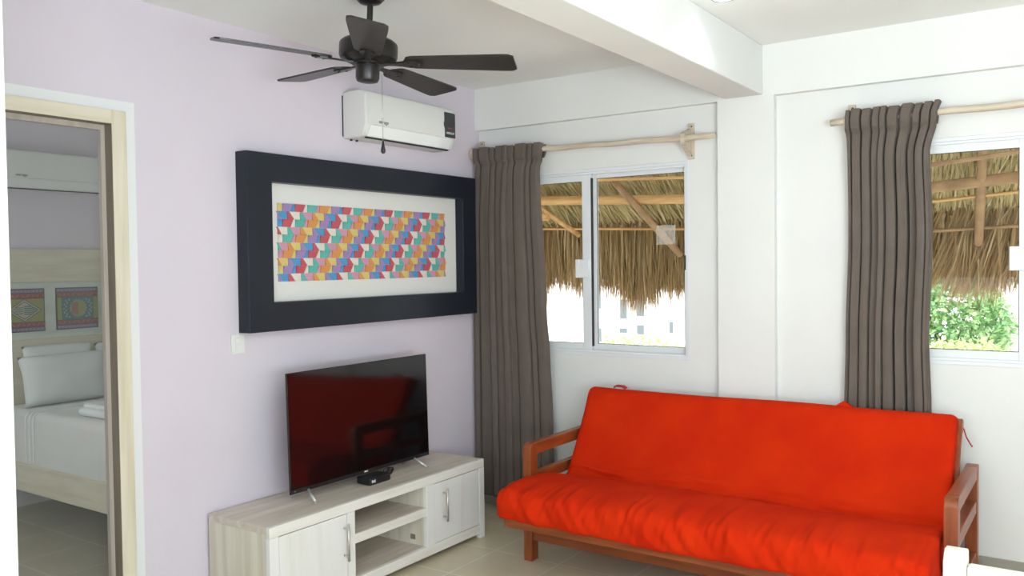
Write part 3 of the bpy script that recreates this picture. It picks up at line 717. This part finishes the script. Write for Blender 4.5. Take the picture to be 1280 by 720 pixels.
def backpt(t, off):  # along the recline, offset behind it
    p = Vector((-.430, .235)).lerp(Vector((-.130, .785)), t); nrm = Vector((.55, -.30)).normalized()
    return p + nrm * off
for xx in (.868, 1.30, 1.75, 2.20, 2.648):
    bm = B(); a, b, c, d = backpt(0, .0), backpt(1, .0), backpt(1, .022), backpt(0, .022)
    prism(bm, [tuple(a), tuple(b), tuple(c), tuple(d)], 'x', xx, xx + .032, bev=.002); obj('back_slat', bm, M['sofa_wood_v'], so)
bm = B(); a, b, c, d = backpt(.92, .022), backpt(1.0, .022), backpt(1.0, .040), backpt(.92, .040)
prism(bm, [tuple(a), tuple(b), tuple(c), tuple(d)], 'x', .868, 2.680); obj('back_rail', bm, M['sofa_wood'], so)

# mattress: closed cross-section swept along x
ctrl = [(-.128, .700), (-.118, .765), (-.140, .800), (-.185, .806), (-.222, .780), (-.262, .700), (-.325, .590), (-.395, .480), (-.448, .402), (-.486, .352),
        (-.492, .352), (-.530, .398), (-.640, .428), (-.780, .440), (-.900, .440), (-.985, .430), (-1.038, .412), (-1.060, .362), (-1.056, .312), (-1.030, .296),
        (-.930, .290), (-.750, .268), (-.560, .246), (-.445, .236), (-.400, .300), (-.300, .470), (-.200, .610)]
def catmull(c, m):
    out = []; n = len(c)
    for i in range(n):
        p0, p1, p2, p3 = [Vector(c[(i + k) % n]) for k in (-1, 0, 1, 2)]
        for j in range(m):
            t = j / m
            out.append(.5 * ((2 * p1) + (-p0 + p2) * t + (2 * p0 - 5 * p1 + 4 * p2 - p3) * t * t + (-p0 + 3 * p1 - 3 * p2 + p3) * t ** 3))
    return out
KS = 9; sec = catmull(ctrl, KS); NP = len(sec)
cen = []
# medial point for rounding the ends
for p in sec:
    cen.append(p)
def section_in(p, q, k): return p
X0, X1 = .868, 2.664
NX = 260
nors = []
for i in range(NP):
    t = (sec[(i + 1) % NP] - sec[i - 1]).normalized(); nors.append(Vector((-t.y, t.x)))
cy = sum(p.x for p in sec) / NP
# make normals point outward (test with the front edge)
if nors[17 * KS].x > 0: nors = [-q for q in nors]
bm = B(); rings = []
ER = .026
edge = [0, .002, .007, .015, .026]
xs = [X0 + e_ for e_ in edge] + [X0 + ER + (X1 - X0 - 2 * ER) * i / NX for i in range(1, NX)] + [X1 - e_ for e_ in reversed(edge)]
for x in xs:
    d = min(x - X0, X1 - x)
    inset = 0 if d >= ER else .024 * (1 - math.sqrt(max(0, 1 - ((ER - d) / ER) ** 2)))
    ring = []
    for i, p in enumerate(sec):
        k = i / KS
        nrm = nors[i]
        off = -inset
        # bulging seat front, slumped ends
        u = (x - X0) / (X1 - X0)
        if 10 < k < 19: off += .012 * math.sin(PI * u) 
        # soft large waves
        off += .010 * noise.noise(Vector((x * 1.7, p.x * 2.2, p.y * 2.2)))
        # gathers on the seat front (folds running down and a little sideways)
        g = math.exp(-((k - 16.0) / 2.2) ** 2)
        off += g * .020 * noise.noise(Vector((x * 9 + p.y * 6, p.y * 4, 3.1)))
        off += g * .016 * noise.noise(Vector((x * 22 + p.y * 16, p.y * 6, 9.2)))
        off += g * .008 * noise.noise(Vector((x * 48 - p.y * 12, p.y * 9, 4.2)))
        # creases close to the fold, running along the sofa
        c_ = math.exp(-((k - 8.2) / 1.1) ** 2)
        dist = (p - Vector((-.48, .372))).length
        off += c_ * (.016 * noise.noise(Vector((x * 2.0, dist * 24 + x * 1.5, 5.5))) + .015 * noise.noise(Vector((x * 5, dist * 50, 1.5))) + .007 * noise.noise(Vector((x * 9, dist * 95, 2.5))))
        # faint pulls across the back
        bk = math.exp(-((k - 6.0) / 2.0) ** 2)
        off += bk * .006 * noise.noise(Vector((x * 3 + p.y * 7, p.y * 9 - x * 1.2, 6.5)))
        # wrinkles close to the top seam and at the two ends
        ts_ = math.exp(-((k - 4.0) / .9) ** 2)
        off += ts_ * .005 * noise.noise(Vector((x * 16, p.y * 9, 7.7)))
        en = max(0, 1 - d / .22)
        off += en * .010 * noise.noise(Vector((x * 8, p.x * 14, p.y * 22)))
        q = p + nrm * off
        # seat end at left puffs forward and a little outward
        xx = x
        if k > 10.5 and k < 21:
            sgn = -1 if u < .5 else 1
            xx += sgn * .018 * max(0, 1 - d / .25) * min(1, (k - 10.5) / 3)
        ring.append(bm.verts.new((xx, q.x, q.y - .004 * math.sin(PI * u))))
    rings.append(ring)
for a, b in zip(rings[:-1], rings[1:]):
    for i in range(NP): bm.faces.new((a[i], a[(i + 1) % NP], b[(i + 1) % NP], b[i]))
for rg in (rings[0], rings[-1]):
    f = bm.faces.new(rg)
    bmesh.ops.triangulate(bm, faces=[f])
mt = obj('mattress', bm, M['futon'], so, 1.4)
# corner piping on both ends of the back, as a sub-part
for xx in (X0 + .006, X1 - .006):
    bm = B(); tube(bm, [(xx, sec[i].x + nors[i].x * -.016, sec[i].y + nors[i].y * -.016 + .002) for i in range(2 * KS, 9 * KS, 3)], .0035, 6)
    pp = obj('piping', bm, M['futon'], so); pp.parent = mt; pp.matrix_parent_inverse = Matrix.Identity(4)
def ribbon(bm, pts, w, wd):
    wd = Vector(wd); prev = None
    for p in pts:
        p = Vector(p); cur = (bm.verts.new(p - wd * w / 2), bm.verts.new(p + wd * w / 2))
        if prev: bm.faces.new((prev[0], prev[1], cur[1], cur[0]))
        prev = cur
def tie(pts, w, wd):
    bm = B(); ribbon(bm, pts, w, wd)
    o = obj('tie', bm, M['tie'], so); md = o.modifiers.new('thickness', 'SOLIDIFY'); md.thickness = .003
    tag(o, 'red cloth tie'); o.parent = mt; o.matrix_parent_inverse = Matrix.Identity(4)
tie([(2.655, -.130, .770), (2.672, -.118, .760), (2.684, -.112, .735), (2.692, -.110, .705), (2.706, -.108, .678), (2.716, -.107, .662)], .014, (0, 1, 0))
tie([(.985, -.118, .800), (.992, -.132, .810), (1.010, -.140, .814), (1.045, -.138, .813), (1.060, -.126, .800)], .030, (0, 1, 0.2))
bm = B()
prism(bm, [(2.150, .796), (2.163, .808), (2.188, .826), (2.200, .824), (2.222, .806), (2.240, .796)], 'y', -.170, -.145, bev=.003)
o = obj('cover_tuft', bm, M['futon'], so, 1.2); o.parent = mt; o.matrix_parent_inverse = Matrix.Identity(4)

# ---------------------------------------------------------------- dining chair at the lower right
ch_ = thing('dining_chair', (3.15, -2.70, 0), 'whitewashed wooden dining chair, its back cut off by the lower right corner', 'chair')
CX0, CX1, CY = 2.929, 3.365, -2.50
def chair_leg(x0, x1, y0, y1, z1, top_round=False):
    bm = B()
    if top_round:
        poly = [(y0, 0), (y0, z1 - .02)] + [(y0 + .02 - .02 * math.cos(a), z1 - .02 + .02 * math.sin(a)) for a in [PI / 2 * i / 5 for i in range(1, 6)]] + [(y1 - .006, z1), (y1, z1 - .006), (y1, 0)]
        prism(bm, poly, 'x', x0, x1, bev=.003)
    else: box(bm, x0, x1, y0, y1, 0, z1, .003)
    obj('leg', bm, M['chair'], ch_)
chair_leg(CX0, CX0 + .038, CY - .02, CY + .028, .932, True); chair_leg(CX1 - .038, CX1, CY - .02, CY + .028, .932, True)
chair_leg(CX0, CX0 + .038, CY - .43, CY - .39, .43); chair_leg(CX1 - .038, CX1, CY - .43, CY - .39, .43)
bm = B(); box(bm, CX0 + .038, CX1 - .038, CY - .012, CY + .016, .815, .908, .006); obj('top_rail', bm, M['chair'], ch_)
bm = B(); box(bm, CX0 + .038, CX1 - .038, CY - .010, CY + .014, .52, .56, .004); obj('lower_rail', bm, M['chair'], ch_)
for i in range(4):
    xx = CX0 + .085 + i * .078; bm = B(); box(bm, xx, xx + .032, CY - .006, CY + .010, .56, .815, .002); obj('back_slat', bm, M['chair'], ch_)
bm = B(); box(bm, CX0 + .0, CX1 - .0, CY - .45, CY - .021, .43, .458, .006); obj('seat', bm, M['chair'], ch_)
bm = B(); box(bm, CX0 + .038, CX1 - .038, CY - .425, CY - .400, .375, .43); box(bm, CX0 + .038, CX1 - .038, CY - .005, CY + .02, .375, .43)
box(bm, CX0 + .008, CX0 + .030, CY - .39, CY - .02, .375, .43); box(bm, CX1 - .030, CX1 - .008, CY - .39, CY - .02, .375, .43); obj('apron', bm, M['chair'], ch_)

# ---------------------------------------------------------------- recessed downlight
LX, LY = 1.905, -.905
dl = thing('downlight', (LX, LY, H), 'small round recessed downlight in the ceiling beside the beam', 'ceiling light')
bm = B(); lathe(bm, [(.0395, H - .001), (.046, H - .001), (.049, H - .004), (.047, H - .008), (.0395, H - .007), (.0395, H - .001)], 40, (LX, LY, 0)); obj('trim_ring', bm, M['ring'], dl, .9)
bm = B(); lathe(bm, [(0, H - .002), (.0392, H - .002), (.0392, H - .0045), (.02, H - .006), (0, H - .0065)], 32, (LX, LY, 0)); obj('lamp_lens', bm, M['bulb'], dl, .9)

# ---------------------------------------------------------------- bedroom
bed = thing('bed', (-1.4, -1.0, 0), 'cream limed wooden bed with tiled headboard and white linen, behind the glass door', 'bed')
BY0, BY1 = -1.80, -0.22
hb = B(); box(hb, -2.399, -2.350, BY0 - .05, BY1 + .05, .20, 1.045, .004); box(hb, -2.399, -2.345, BY0 - .05, BY1 + .05, 1.40, 1.612, .006)
box(hb, -2.399, -2.350, BY0 - .05, BY0, 1.045, 1.40, .003); box(hb, -2.399, -2.350, BY1, BY1 + .05, 1.045, 1.40, .003)
hbo = obj('headboard', hb, M['bedwood'], bed)
bm = B(); box(bm, -2.398, -2.362, BY0, BY1, 1.045, 1.40); p_ = obj('headboard_panel', bm, M['bedpanel'], bed); p_.parent = hbo; p_.matrix_parent_inverse = Matrix.Identity(4)
# decorated tiles: geometric bands, ring and lozenge built from coloured pieces
for n_, c in dict(lil=(.20, .16, .28), red=(.26, .05, .05), cor=(.36, .16, .10), lime=(.28, .29, .08), teal=(.05, .16, .18), cream=(.46, .40, .30), ink=(.03, .03, .04)).items():
    M['t_' + n_] = mat('tile_glaze_' + n_, c, .35)
TK = ['t_lil', 't_red', 't_cor', 't_lime', 't_teal', 't_cream', 't_ink']; ti = {k: i for i, k in enumerate(TK)}
def head_tile(yc, lozenge):
    bm = B(); xf = -2.356; h = .139; zc = 1.228
    layer = [0]
    def quad(pts, k):
        layer[0] += 1
        x = xf + .00012 * layer[0]
        f = bm.faces.new([bm.verts.new((x, yc + a, zc + b)) for a, b in pts]); f.material_index = ti[k]
    def rect(a, b, c, d, k): quad([(a, c), (b, c), (b, d), (a, d)], k)
    vs = box(bm, -2.363, xf, yc - h, yc + h, zc - h * .97, zc + h * .97, mi=ti['t_ink'])
    s = h - .005; v = h * .97 - .005
    for sg in (1, -1):
        lo, hi = sorted((sg * v, sg * (v - .022))); rect(-s, s, lo, hi, 't_lil')
        lo, hi = sorted((sg * (v - .025), sg * (v - .056))); rect(-s, s, lo, hi, 't_red')
        for i in range(9):
            a = -s + .031 * i + .004; m0 = sg * (v - .040)
            quad([(a, m0 - .008), (a + .010, m0 - .008), (a + .024, m0 + .009), (a + .014, m0 + .009)] if i % 2 else [(a + .014, m0 - .008), (a + .024, m0 - .008), (a + .010, m0 + .009), (a, m0 + .009)], 't_cor')
        for i in range(11): rect(-s + .024 * i + .006, -s + .024 * i + .016, sg * (v - .011) - .003, sg * (v - .011) + .003, 't_cream')
    w = v - .058
    rect(-s, s, -w, w, 't_lime')
    if lozenge:
        rect(-s, -s + .028, -w, w, 't_teal'); rect(s - .004, s, -w, w, 't_teal')
        for k, r in (('t_ink', 1.0), ('t_cream', .94), ('t_ink', .80), ('t_cream', .74)): quad([(-.105 * r + .012, 0), (.012, -w * r), (.012 + .105 * r, 0), (.012, w * r)], k)
        for i in range(5): rect(.010, .012 + .085 - abs(i - 2) * .018, -.027 + i * .012, -.020 + i * .012, 't_teal')
        for i in range(4): rect(-.055 + abs(i - 1.5) * .01, .004, -.021 + i * .012, -.016 + i * .012, 't_teal')
    else:
        rect(-s + .028, s - .028, -w, w, 't_teal')
        def disc(r, k, cx=0, cz=0, n=24): quad([(cx + r * math.cos(2 * PI * i / n), cz + r * math.sin(2 * PI * i / n)) for i in range(n)], k)
        for r, n in ((.092, 22), (.079, 20)):
            for i in range(n):
                a = 2 * PI * (i + .5 * (r < .09)) / n
                if abs(r * math.sin(a)) < w - .004: disc(.0055, 't_cream', r * math.cos(a), r * math.sin(a), 8)
        disc(.066, 't_teal'); 
        for i in range(18): a = 2 * PI * i / 18; disc(.004, 't_lime', .060 * math.cos(a), .060 * math.sin(a), 6)
        disc(.053, 't_cream'); disc(.050, 't_lime')
        quad([(0, .05)] + [(.05 * math.cos(a), .05 * math.sin(a)) for a in [PI / 2 + PI * i / 12 for i in range(13)]], 't_cor')
        for i in range(5): rect(-.040 + i * .009, -.0385 + i * .009, -.038, .038, 't_ink')
    o = obj('headboard_tile', bm, [M[k] for k in TK], bed)
    o.parent = hbo; o.matrix_parent_inverse = Matrix.Identity(4)
    tag(o, 'patterned tile with a lozenge' if lozenge else 'patterned tile with a round medallion')
for i in range(-1, 3): head_tile(-1.256 + .350 * i, i % 2 == 1)
bm = B(); box(bm, -2.35, -.36, BY0, BY0 + .03, .190, .352, .004); obj('side_rail', bm, M['bedwood'], bed)
bm = B(); box(bm, -2.35, -.36, BY1 - .03, BY1, .190, .352, .004); obj('side_rail', bm, M['bedwood'], bed)
bm = B(); box(bm, -.36, -.325, BY0, BY1, .19, .40, .006); obj('footboard', bm, M['bedwood'], bed)
for xx in (-.40, -2.38):
    for yy in (BY0 + .75, BY1 - .30): bm = B(); box(bm, xx - .0, xx + .06, yy, yy + .06, 0, .20); obj('leg', bm, M['bedwood'], bed)
bm = B(); box(bm, -2.345, -.37, BY0 + .02, BY1 - .02, .30, .655, .055, 5)
for v in bm.verts:
    if v.co.z > .5: v.co.z += .010 * noise.noise(Vector((v.co.x * 3, v.co.y * 3, 0)))
ms = obj('mattress', bm, M['sheet'], bed, 1.0)
for xc in (-1.990, -1.945, -1.905):
    bm = B(); pts = [(xc, BY0 + .0185, .36), (xc, BY0 + .0185, .60), (xc, BY0 + .023, .628), (xc, BY0 + .040, .652), (xc, BY0 + .07, .6565), (xc, BY1 - .08, .6565)]
    ribbon(bm, pts, .013, (1, 0, 0)); o = obj('stripe', bm, M['stripe'], bed); o.parent = ms; o.matrix_parent_inverse = Matrix.Identity(4)
    md = o.modifiers.new('thickness', 'SOLIDIFY'); md.thickness = .002; md.offset = 1
def pillow(loc, sx, sy, sz, lean, label, seed):
    bm = B(); n = 18
    top = {}
    for side in (1, -1):
        for i in range(n + 1):
            for j in range(n + 1):
                u, v = 2 * i / n - 1, 2 * j / n - 1
                if side == -1 and (i in (0, n) or j in (0, n)): top[(side, i, j)] = top[(1, i, j)]; continue
                th = (max(0, 1 - u ** 4) * max(0, 1 - v ** 4)) ** .45
                pinch = 1 - .05 * (1 - abs(u)) * abs(v) ** 3
                p = Vector((side * th * sx / 2, u * sy / 2 * (1 - .05 * (1 - v * v)), v * sz / 2 * (1 - .06 * (1 - u * u) * 0)))
                p.x += .012 * noise.noise(Vector((u * 2, v * 2, seed + side)))
                top[(side, i, j)] = bm.verts.new(p)
    for side in (1, -1):
        for i in range(n):
            for j in range(n):
                bm.faces.new((top[(side, i, j)], top[(side, i + 1, j)], top[(side, i + 1, j + 1)], top[(side, i, j + 1)]))
    bm.transform(Matrix.Translation(loc) @ Matrix.Rotation(lean, 4, 'Y'))
    o = obj('pillow', bm, M['pillow'], None, 3.2)
    return tag(o, label, 'pillow', 'white pillows on the bed')
pillow((-2.135, -1.452, .808), .13, .56, .305, math.radians(-14), 'front white pillow, leaning on the two behind it', 1)
pillow((-2.265, -1.430, .838), .10, .44, .345, math.radians(-8), 'white pillow against the headboard, just behind the front pillow', 2)
pillow((-2.265, -.960, .828), .10, .46, .335, math.radians(-8), 'white pillow against the headboard at the right, cut by the door stile', 3)
tw = B(); box(tw, -1.56, -1.16, -1.71, -1.43, .660, .704, .020, 4); box(tw, -1.54, -1.18, -1.69, -1.45, .698, .730, .015, 4)
tag(obj('folded_towel', tw, M['pillow'], None, 1.0), 'folded white towel lying on the bed near the door', 'towel')

# ---------------------------------------------------------------- outside: thatched palapa roof
pal = thing('thatched_palapa', (1.0, 1.6, -3.2), 'thatched palapa roof with log rafters and hanging straw fringe, outside both windows', 'thatched roof')
def roofz(y): return 1.745 + (1.80 - y) * 0.95
bm = B()
v = [(-4.5, .22, roofz(.22) + .10), (6.5, .22, roofz(.22) + .10), (6.5, 1.95, roofz(1.95) + .10), (-4.5, 1.95, roofz(1.95) + .10)]
lo = [bm.verts.new(p) for p in v]; hi = [bm.verts.new((p[0], p[1], p[2] + .16)) for p in v]
bm.faces.new(lo); bm.faces.new(hi)
for k in range(4): bm.faces.new((lo[k], lo[(k + 1) % 4], hi[(k + 1) % 4], hi[k]))
obj('thatch_bed', bm, M['soffit'], pal)
def blade(bm, a, b, w, side, droop=0.0):
    a, b, side = Vector(a), Vector(b), Vector(side)
    m_ = a.lerp(b, .55) + Vector((0, 0, droop))
    v = [bm.verts.new(a - side * w / 2), bm.verts.new(a + side * w / 2), bm.verts.new(m_ + side * w * .45), bm.verts.new(m_ - side * w * .45), bm.verts.new(b)]
    bm.faces.new((v[0], v[1], v[2], v[3])); bm.faces.new((v[3], v[2], v[4]))
rs = random.Random(11)
bm = B()
sets = ((-1.9, 1.6, .42), (1.6, 3.6, -.30))
for (xa, xb, skew) in sets:
    for i in range(int((xb - xa) * 4200)):
        x = rs.uniform(xa, xb); y = rs.uniform(1.02, 1.90)
        ln = rs.uniform(.12, .34)
        sk = (skew + rs.gauss(0, .22)) if skew > 0 else (skew * .6 + rs.gauss(0, .28))
        d = Vector((sk, 1, -.95)).normalized() * ln
        a = Vector((x, y, roofz(y) + .09 - rs.uniform(0, .085)))
        b = a + d + Vector((0, 0, -rs.uniform(0, .05)))
        s = Vector((1, -sk * .6, 0)).normalized()
        blade(bm, a, b, rs.uniform(.005, .013), s)
tag(obj('thatch_straw', bm, M['straw_in'], pal), 'golden straw on the underside', kind='stuff')
bm = B()
def fringe_len(x): return .50 + .06 * math.sin(x * 5.1 + .7) + .05 * math.sin(x * 12.7) + .03 * math.sin(x * 31)
for (xa, xb, skew) in sets:
    for i in range(int((xb - xa) * 3600)):
        x = rs.uniform(xa, xb); y = rs.uniform(1.74, 2.0)
        z0 = roofz(min(y, 1.86)) + rs.uniform(-.05, .04)
        clump = .05 * noise.noise(Vector((x * 14, 0, 0)))
        ln = (fringe_len(x) + clump) * (rs.uniform(.55, 1.0) if rs.random() < .75 else rs.uniform(.9, 1.16))
        if skew > 0: dx = rs.gauss(.0, .035) + .03 * noise.noise(Vector((x * 9, 1, 0)))
        else: dx = rs.gauss(-.10, .09); ln *= .80
        a = Vector((x, y, z0)); b = Vector((x + dx * (ln / .5), y + rs.uniform(-.02, .06), z0 - ln))
        blade(bm, a, b, rs.uniform(.005, .014), (math.cos(rs.uniform(-.7, .7)), rs.uniform(-.5, .5), 0))
tag(obj('straw_fringe', bm, M['straw'], pal), 'hanging straw fringe along the eave', kind='stuff')
bm = B(); tube(bm, [(-2.6, 1.46, 2.02), (-.5, 1.46, 1.975), (-.03, 1.46, 1.955), (.70, 1.46, 1.925), (1.4, 1.46, 1.90)], [.038, .036, .034, .034, .033], 14); obj('log_beam', bm, M['pole'], pal)
bm = B(); tube(bm, [(1.45, 1.42, 1.875), (2.33, 1.42, 1.908), (2.76, 1.42, 1.938), (3.7, 1.42, 1.98)], [.032, .033, .035, .036], 14); obj('log_beam', bm, M['rafter'], pal)
def rafter(p0, p1, r, m): 
    bm = B(); tube(bm, [p0, Vector(p0).lerp(Vector(p1), .5) + Vector((0, 0, -.004)), p1], r, 10); obj('rafter', bm, M[m], pal)
rafter((.20, 1.22, 2.16), (.585, 1.72, 1.53), .026, 'rafter')
rafter((-.62, 1.30, 2.06), (-.28, 1.72, 1.70), .020, 'pole')
rafter((-1.25, 1.44, 1.90), (-.40, 1.44, 1.84), .028, 'pole')
rafter((2.620, 1.22, 2.14), (2.545, 1.74, 1.57), .026, 'rafter')
rafter((3.32, 1.22, 2.14), (3.30, 1.74, 1.57), .026, 'rafter')
for pts, r in (([(-1.6, 1.68, 1.80), (-.65, 1.68, 1.765), (.25, 1.68, 1.735), (1.2, 1.68, 1.70)], .010), ([(1.7, 1.70, 1.640), (2.31, 1.70, 1.655), (2.74, 1.70, 1.67), (3.6, 1.70, 1.69)], .011),
               ([(1.7, 1.20, 1.98), (2.35, 1.20, 2.02), (2.78, 1.20, 2.06), (3.6, 1.20, 2.12)], .013), ([(1.7, 1.50, 1.80), (2.33, 1.50, 1.83), (2.75, 1.50, 1.86), (3.6, 1.50, 1.91)], .010),
               ([(-1.6, 1.25, 2.12), (-.40, 1.25, 2.10), (.45, 1.25, 2.07), (1.2, 1.25, 2.04)], .010)):
    bm = B(); tube(bm, pts, r, 8); obj('batten', bm, M['rafter'] if r > .0105 else M['pole'], pal)
for px_ in (-3.2, 5.6):
    bm = B(); tube(bm, [(px_, 1.5, -3.2), (px_, 1.5, 2.0)], .07, 12); obj('post', bm, M['rafter'], pal)

# outside ground, building, greenery, second hut
bm = B(); box(bm, -40, 40, -40, 60, -3.4, -3.2); struct('ground', bm, M['ground'], 'pale ground far below the windows', 'ground')
bld = thing('white_building', (-4.5, 14.0, -3.2), 'sunlit white building with small grey windows, beyond the thatch fringe', 'building')
bm = B(); box(bm, -13, -2.6, 12.0, 17.0, -3.2, 5.0, .03); box(bm, -13.1, -2.5, 11.9, 17.1, 5.0, 5.25, .03); obj('walls', bm, M['facade'], bld)
for (a, b, c, d) in ((-5.84, -5.66, .50, .98), (-5.20, -5.04, .30, .70), (-4.81, -4.65, .36, .78), (-5.84, -5.65, -.21, .075), (-5.21, -5.04, 0, .095), (-4.81, -4.65, -.02, .175), (-4.076, -4.0, .036, .262), (-5.20, -5.04, 1.2, 1.6), (-4.81, -4.65, 1.2, 1.6)):
    bm = B(); box(bm, a - .015, b + .015, 11.965, 12.02, c - .015, d + .015); w_ = obj('window', bm, M['facade'], bld)
    bm = B(); box(bm, a, b, 11.955, 11.966, c, d); g_ = obj('pane', bm, M['facade_win'], bld); g_.parent = w_; g_.matrix_parent_inverse = Matrix.Identity(4)
def bush(name, cx, cy, cz, rx, ry, rz, nl, m, label, seed, base=-3.2, cat='tree', leaf=.10):
    r_ = random.Random(seed)
    root = thing(name, (cx, cy, base), label, cat)
    bm = B()
    for i in range(nl):
        a = r_.uniform(0, 2 * PI); u = r_.uniform(-1, 1); q = r_.uniform(.55, 1) ** .5
        s_ = math.sqrt(1 - u * u); lump = 1 + .22 * noise.noise(Vector((math.cos(a) * s_ * 2.2 + seed, math.sin(a) * s_ * 2.2, u * 2.2)))
        p = Vector((cx + rx * q * s_ * math.cos(a) * lump, cy + ry * q * s_ * math.sin(a) * lump, cz + rz * q * u * lump))
        d = Vector((r_.gauss(0, 1), r_.gauss(0, 1), r_.gauss(0, .7))).normalized(); e2 = d.cross(Vector((r_.gauss(0, 1), r_.gauss(0, 1), r_.gauss(0, 1)))).normalized()
        L_ = leaf * r_.uniform(.6, 1.3)
        v = [bm.verts.new(p), bm.verts.new(p + d * L_ * .5 + e2 * L_ * .28), bm.verts.new(p + d * L_), bm.verts.new(p + d * L_ * .5 - e2 * L_ * .28)]
        bm.faces.new(v)
    obj('foliage', bm, M[m], root)
    bm = B(); tube(bm, [(cx, cy, base), (cx + .03, cy, (base + cz) / 2), (cx, cy, cz)], [.09, .07, .04], 8)
    for k in range(5):
        a = k * 1.3; tube(bm, [(cx, cy, cz - rz * .6), (cx + rx * .6 * math.cos(a), cy + ry * .6 * math.sin(a), cz + rz * .3)], [.035, .012], 6)
    obj('trunk', bm, M['bark'], root)
    return root
bush('leafy_tree', 1.45, 9.2, .45, .70, .7, .95, 7000, 'leaf', 'green leafy tree seen under the thatch through the right-hand window', 3)
bush('leafy_shrub', 1.75, 7.6, .05, .75, .5, .40, 4000, 'leaf2', 'pale yellow-green shrub in front of the leafy tree, low in the right-hand window', 4, cat='shrub', leaf=.09)
bush('leafy_shrub', -3.05, 8.6, -.12, 1.15, .5, .36, 1800, 'leaf2', 'pale yellow-green shrub low in the left-hand window, before the white building', 5, cat='shrub', leaf=.09)
hut = thing('thatched_hut', (2.75, 12.6, -3.2), 'sun-bleached thatched hut beside the leafy tree, outside the right-hand window', 'hut')
bm = B(); lathe(bm, [(0, 2.0), (.15, 1.92), (.8, 1.28), (1.55, .55), (1.58, .42), (1.45, .42), (0, 1.3)], 40, (2.75, 12.6, 0))
for v in bm.verts: v.co.z += .04 * noise.noise(v.co * 4)
obj('thatch_cone', bm, M['hut_thatch'], hut, 1.2)
bm = B(); lathe(bm, [(0, .60), (1.2, .60), (1.2, -3.2), (0, -3.2)], 32, (2.75, 12.6, 0)); obj('hut_wall', bm, M['facade'], hut, .8)

# ---------------------------------------------------------------- light
w = bpy.data.worlds.new('daylight'); sc.world = w; w.use_nodes = True
nt = w.node_tree; N = nt.nodes; L = nt.links
bg = N['Background']; bg.inputs['Color'].default_value = (0.90, 0.96, 1.0, 1); bg.inputs['Strength'].default_value = 2.6
sun = bpy.data.lights.new('sun', 'SUN'); sun.energy = 6.0; sun.angle = math.radians(0.6); sun.color = (1.0, 0.98, 0.94)
so_ = bpy.data.objects.new('sun', sun); COL.objects.link(so_)
so_.rotation_euler = Vector((-.28, .42, -.86)).to_track_quat('-Z', 'Y').to_euler()
def area(name, loc, direction, sx, sy, e, col=(1, 1, 1), portal=False):
    l = bpy.data.lights.new(name, 'AREA'); l.shape = 'RECTANGLE'; l.size = sx; l.size_y = sy; l.energy = e; l.color = col
    o = bpy.data.objects.new(name, l); COL.objects.link(o); o.location = loc
    o.rotation_euler = Vector(direction).to_track_quat('-Z', 'Y').to_euler()
    if portal: l.cycles.is_portal = True
    return o
# added fill lamps inside the unseen openings; rear and right tilted up at the ceiling
area('fill_rear_opening', (2.5, YB + .02, 1.15), (0, 1, 5), 3.9, 1.1, 122, (.79, .91, 1.0))
area('fill_right_opening', (XR - .02, -4.7, 1.10), (-1, .05, 2.2), 3.1, 1.1, 208, (.81, .92, 1.0))
area('fill_bedroom_opening', (-1.2, -4.27, 1.6), (0, 1, .1), 1.3, 1.2, 21, (.93, .97, 1.0))  # added lamp, brightens the bedroom from an unseen side
sp = bpy.data.lights.new('downlight_beam', 'SPOT'); sp.energy = 6; sp.spot_size = math.radians(140); sp.spot_blend = 1.0; sp.shadow_soft_size = .03; sp.color = (.88, .95, 1.0)
o = bpy.data.objects.new('downlight_beam', sp); COL.objects.link(o); o.location = (LX, LY, H - .015)

# ---------------------------------------------------------------- camera
cam = bpy.data.cameras.new('camera'); co = bpy.data.objects.new('camera', cam); COL.objects.link(co)
co.location = (3.1702, -4.2909, 1.4798); co.rotation_euler = (1.5428, 0.0125, 0.6000)
cam.sensor_fit = 'HORIZONTAL'; cam.sensor_width = 36.0; cam.lens = 1075.6 * 36.0 / 1280
cam.clip_start = .05; cam.clip_end = 200
sc.camera = co
sc.view_settings.view_transform = 'Standard'; sc.view_settings.look = 'None'; sc.view_settings.gamma = 1.0
sc.view_settings.use_curve_mapping = False; sc.view_settings.exposure = -0.02
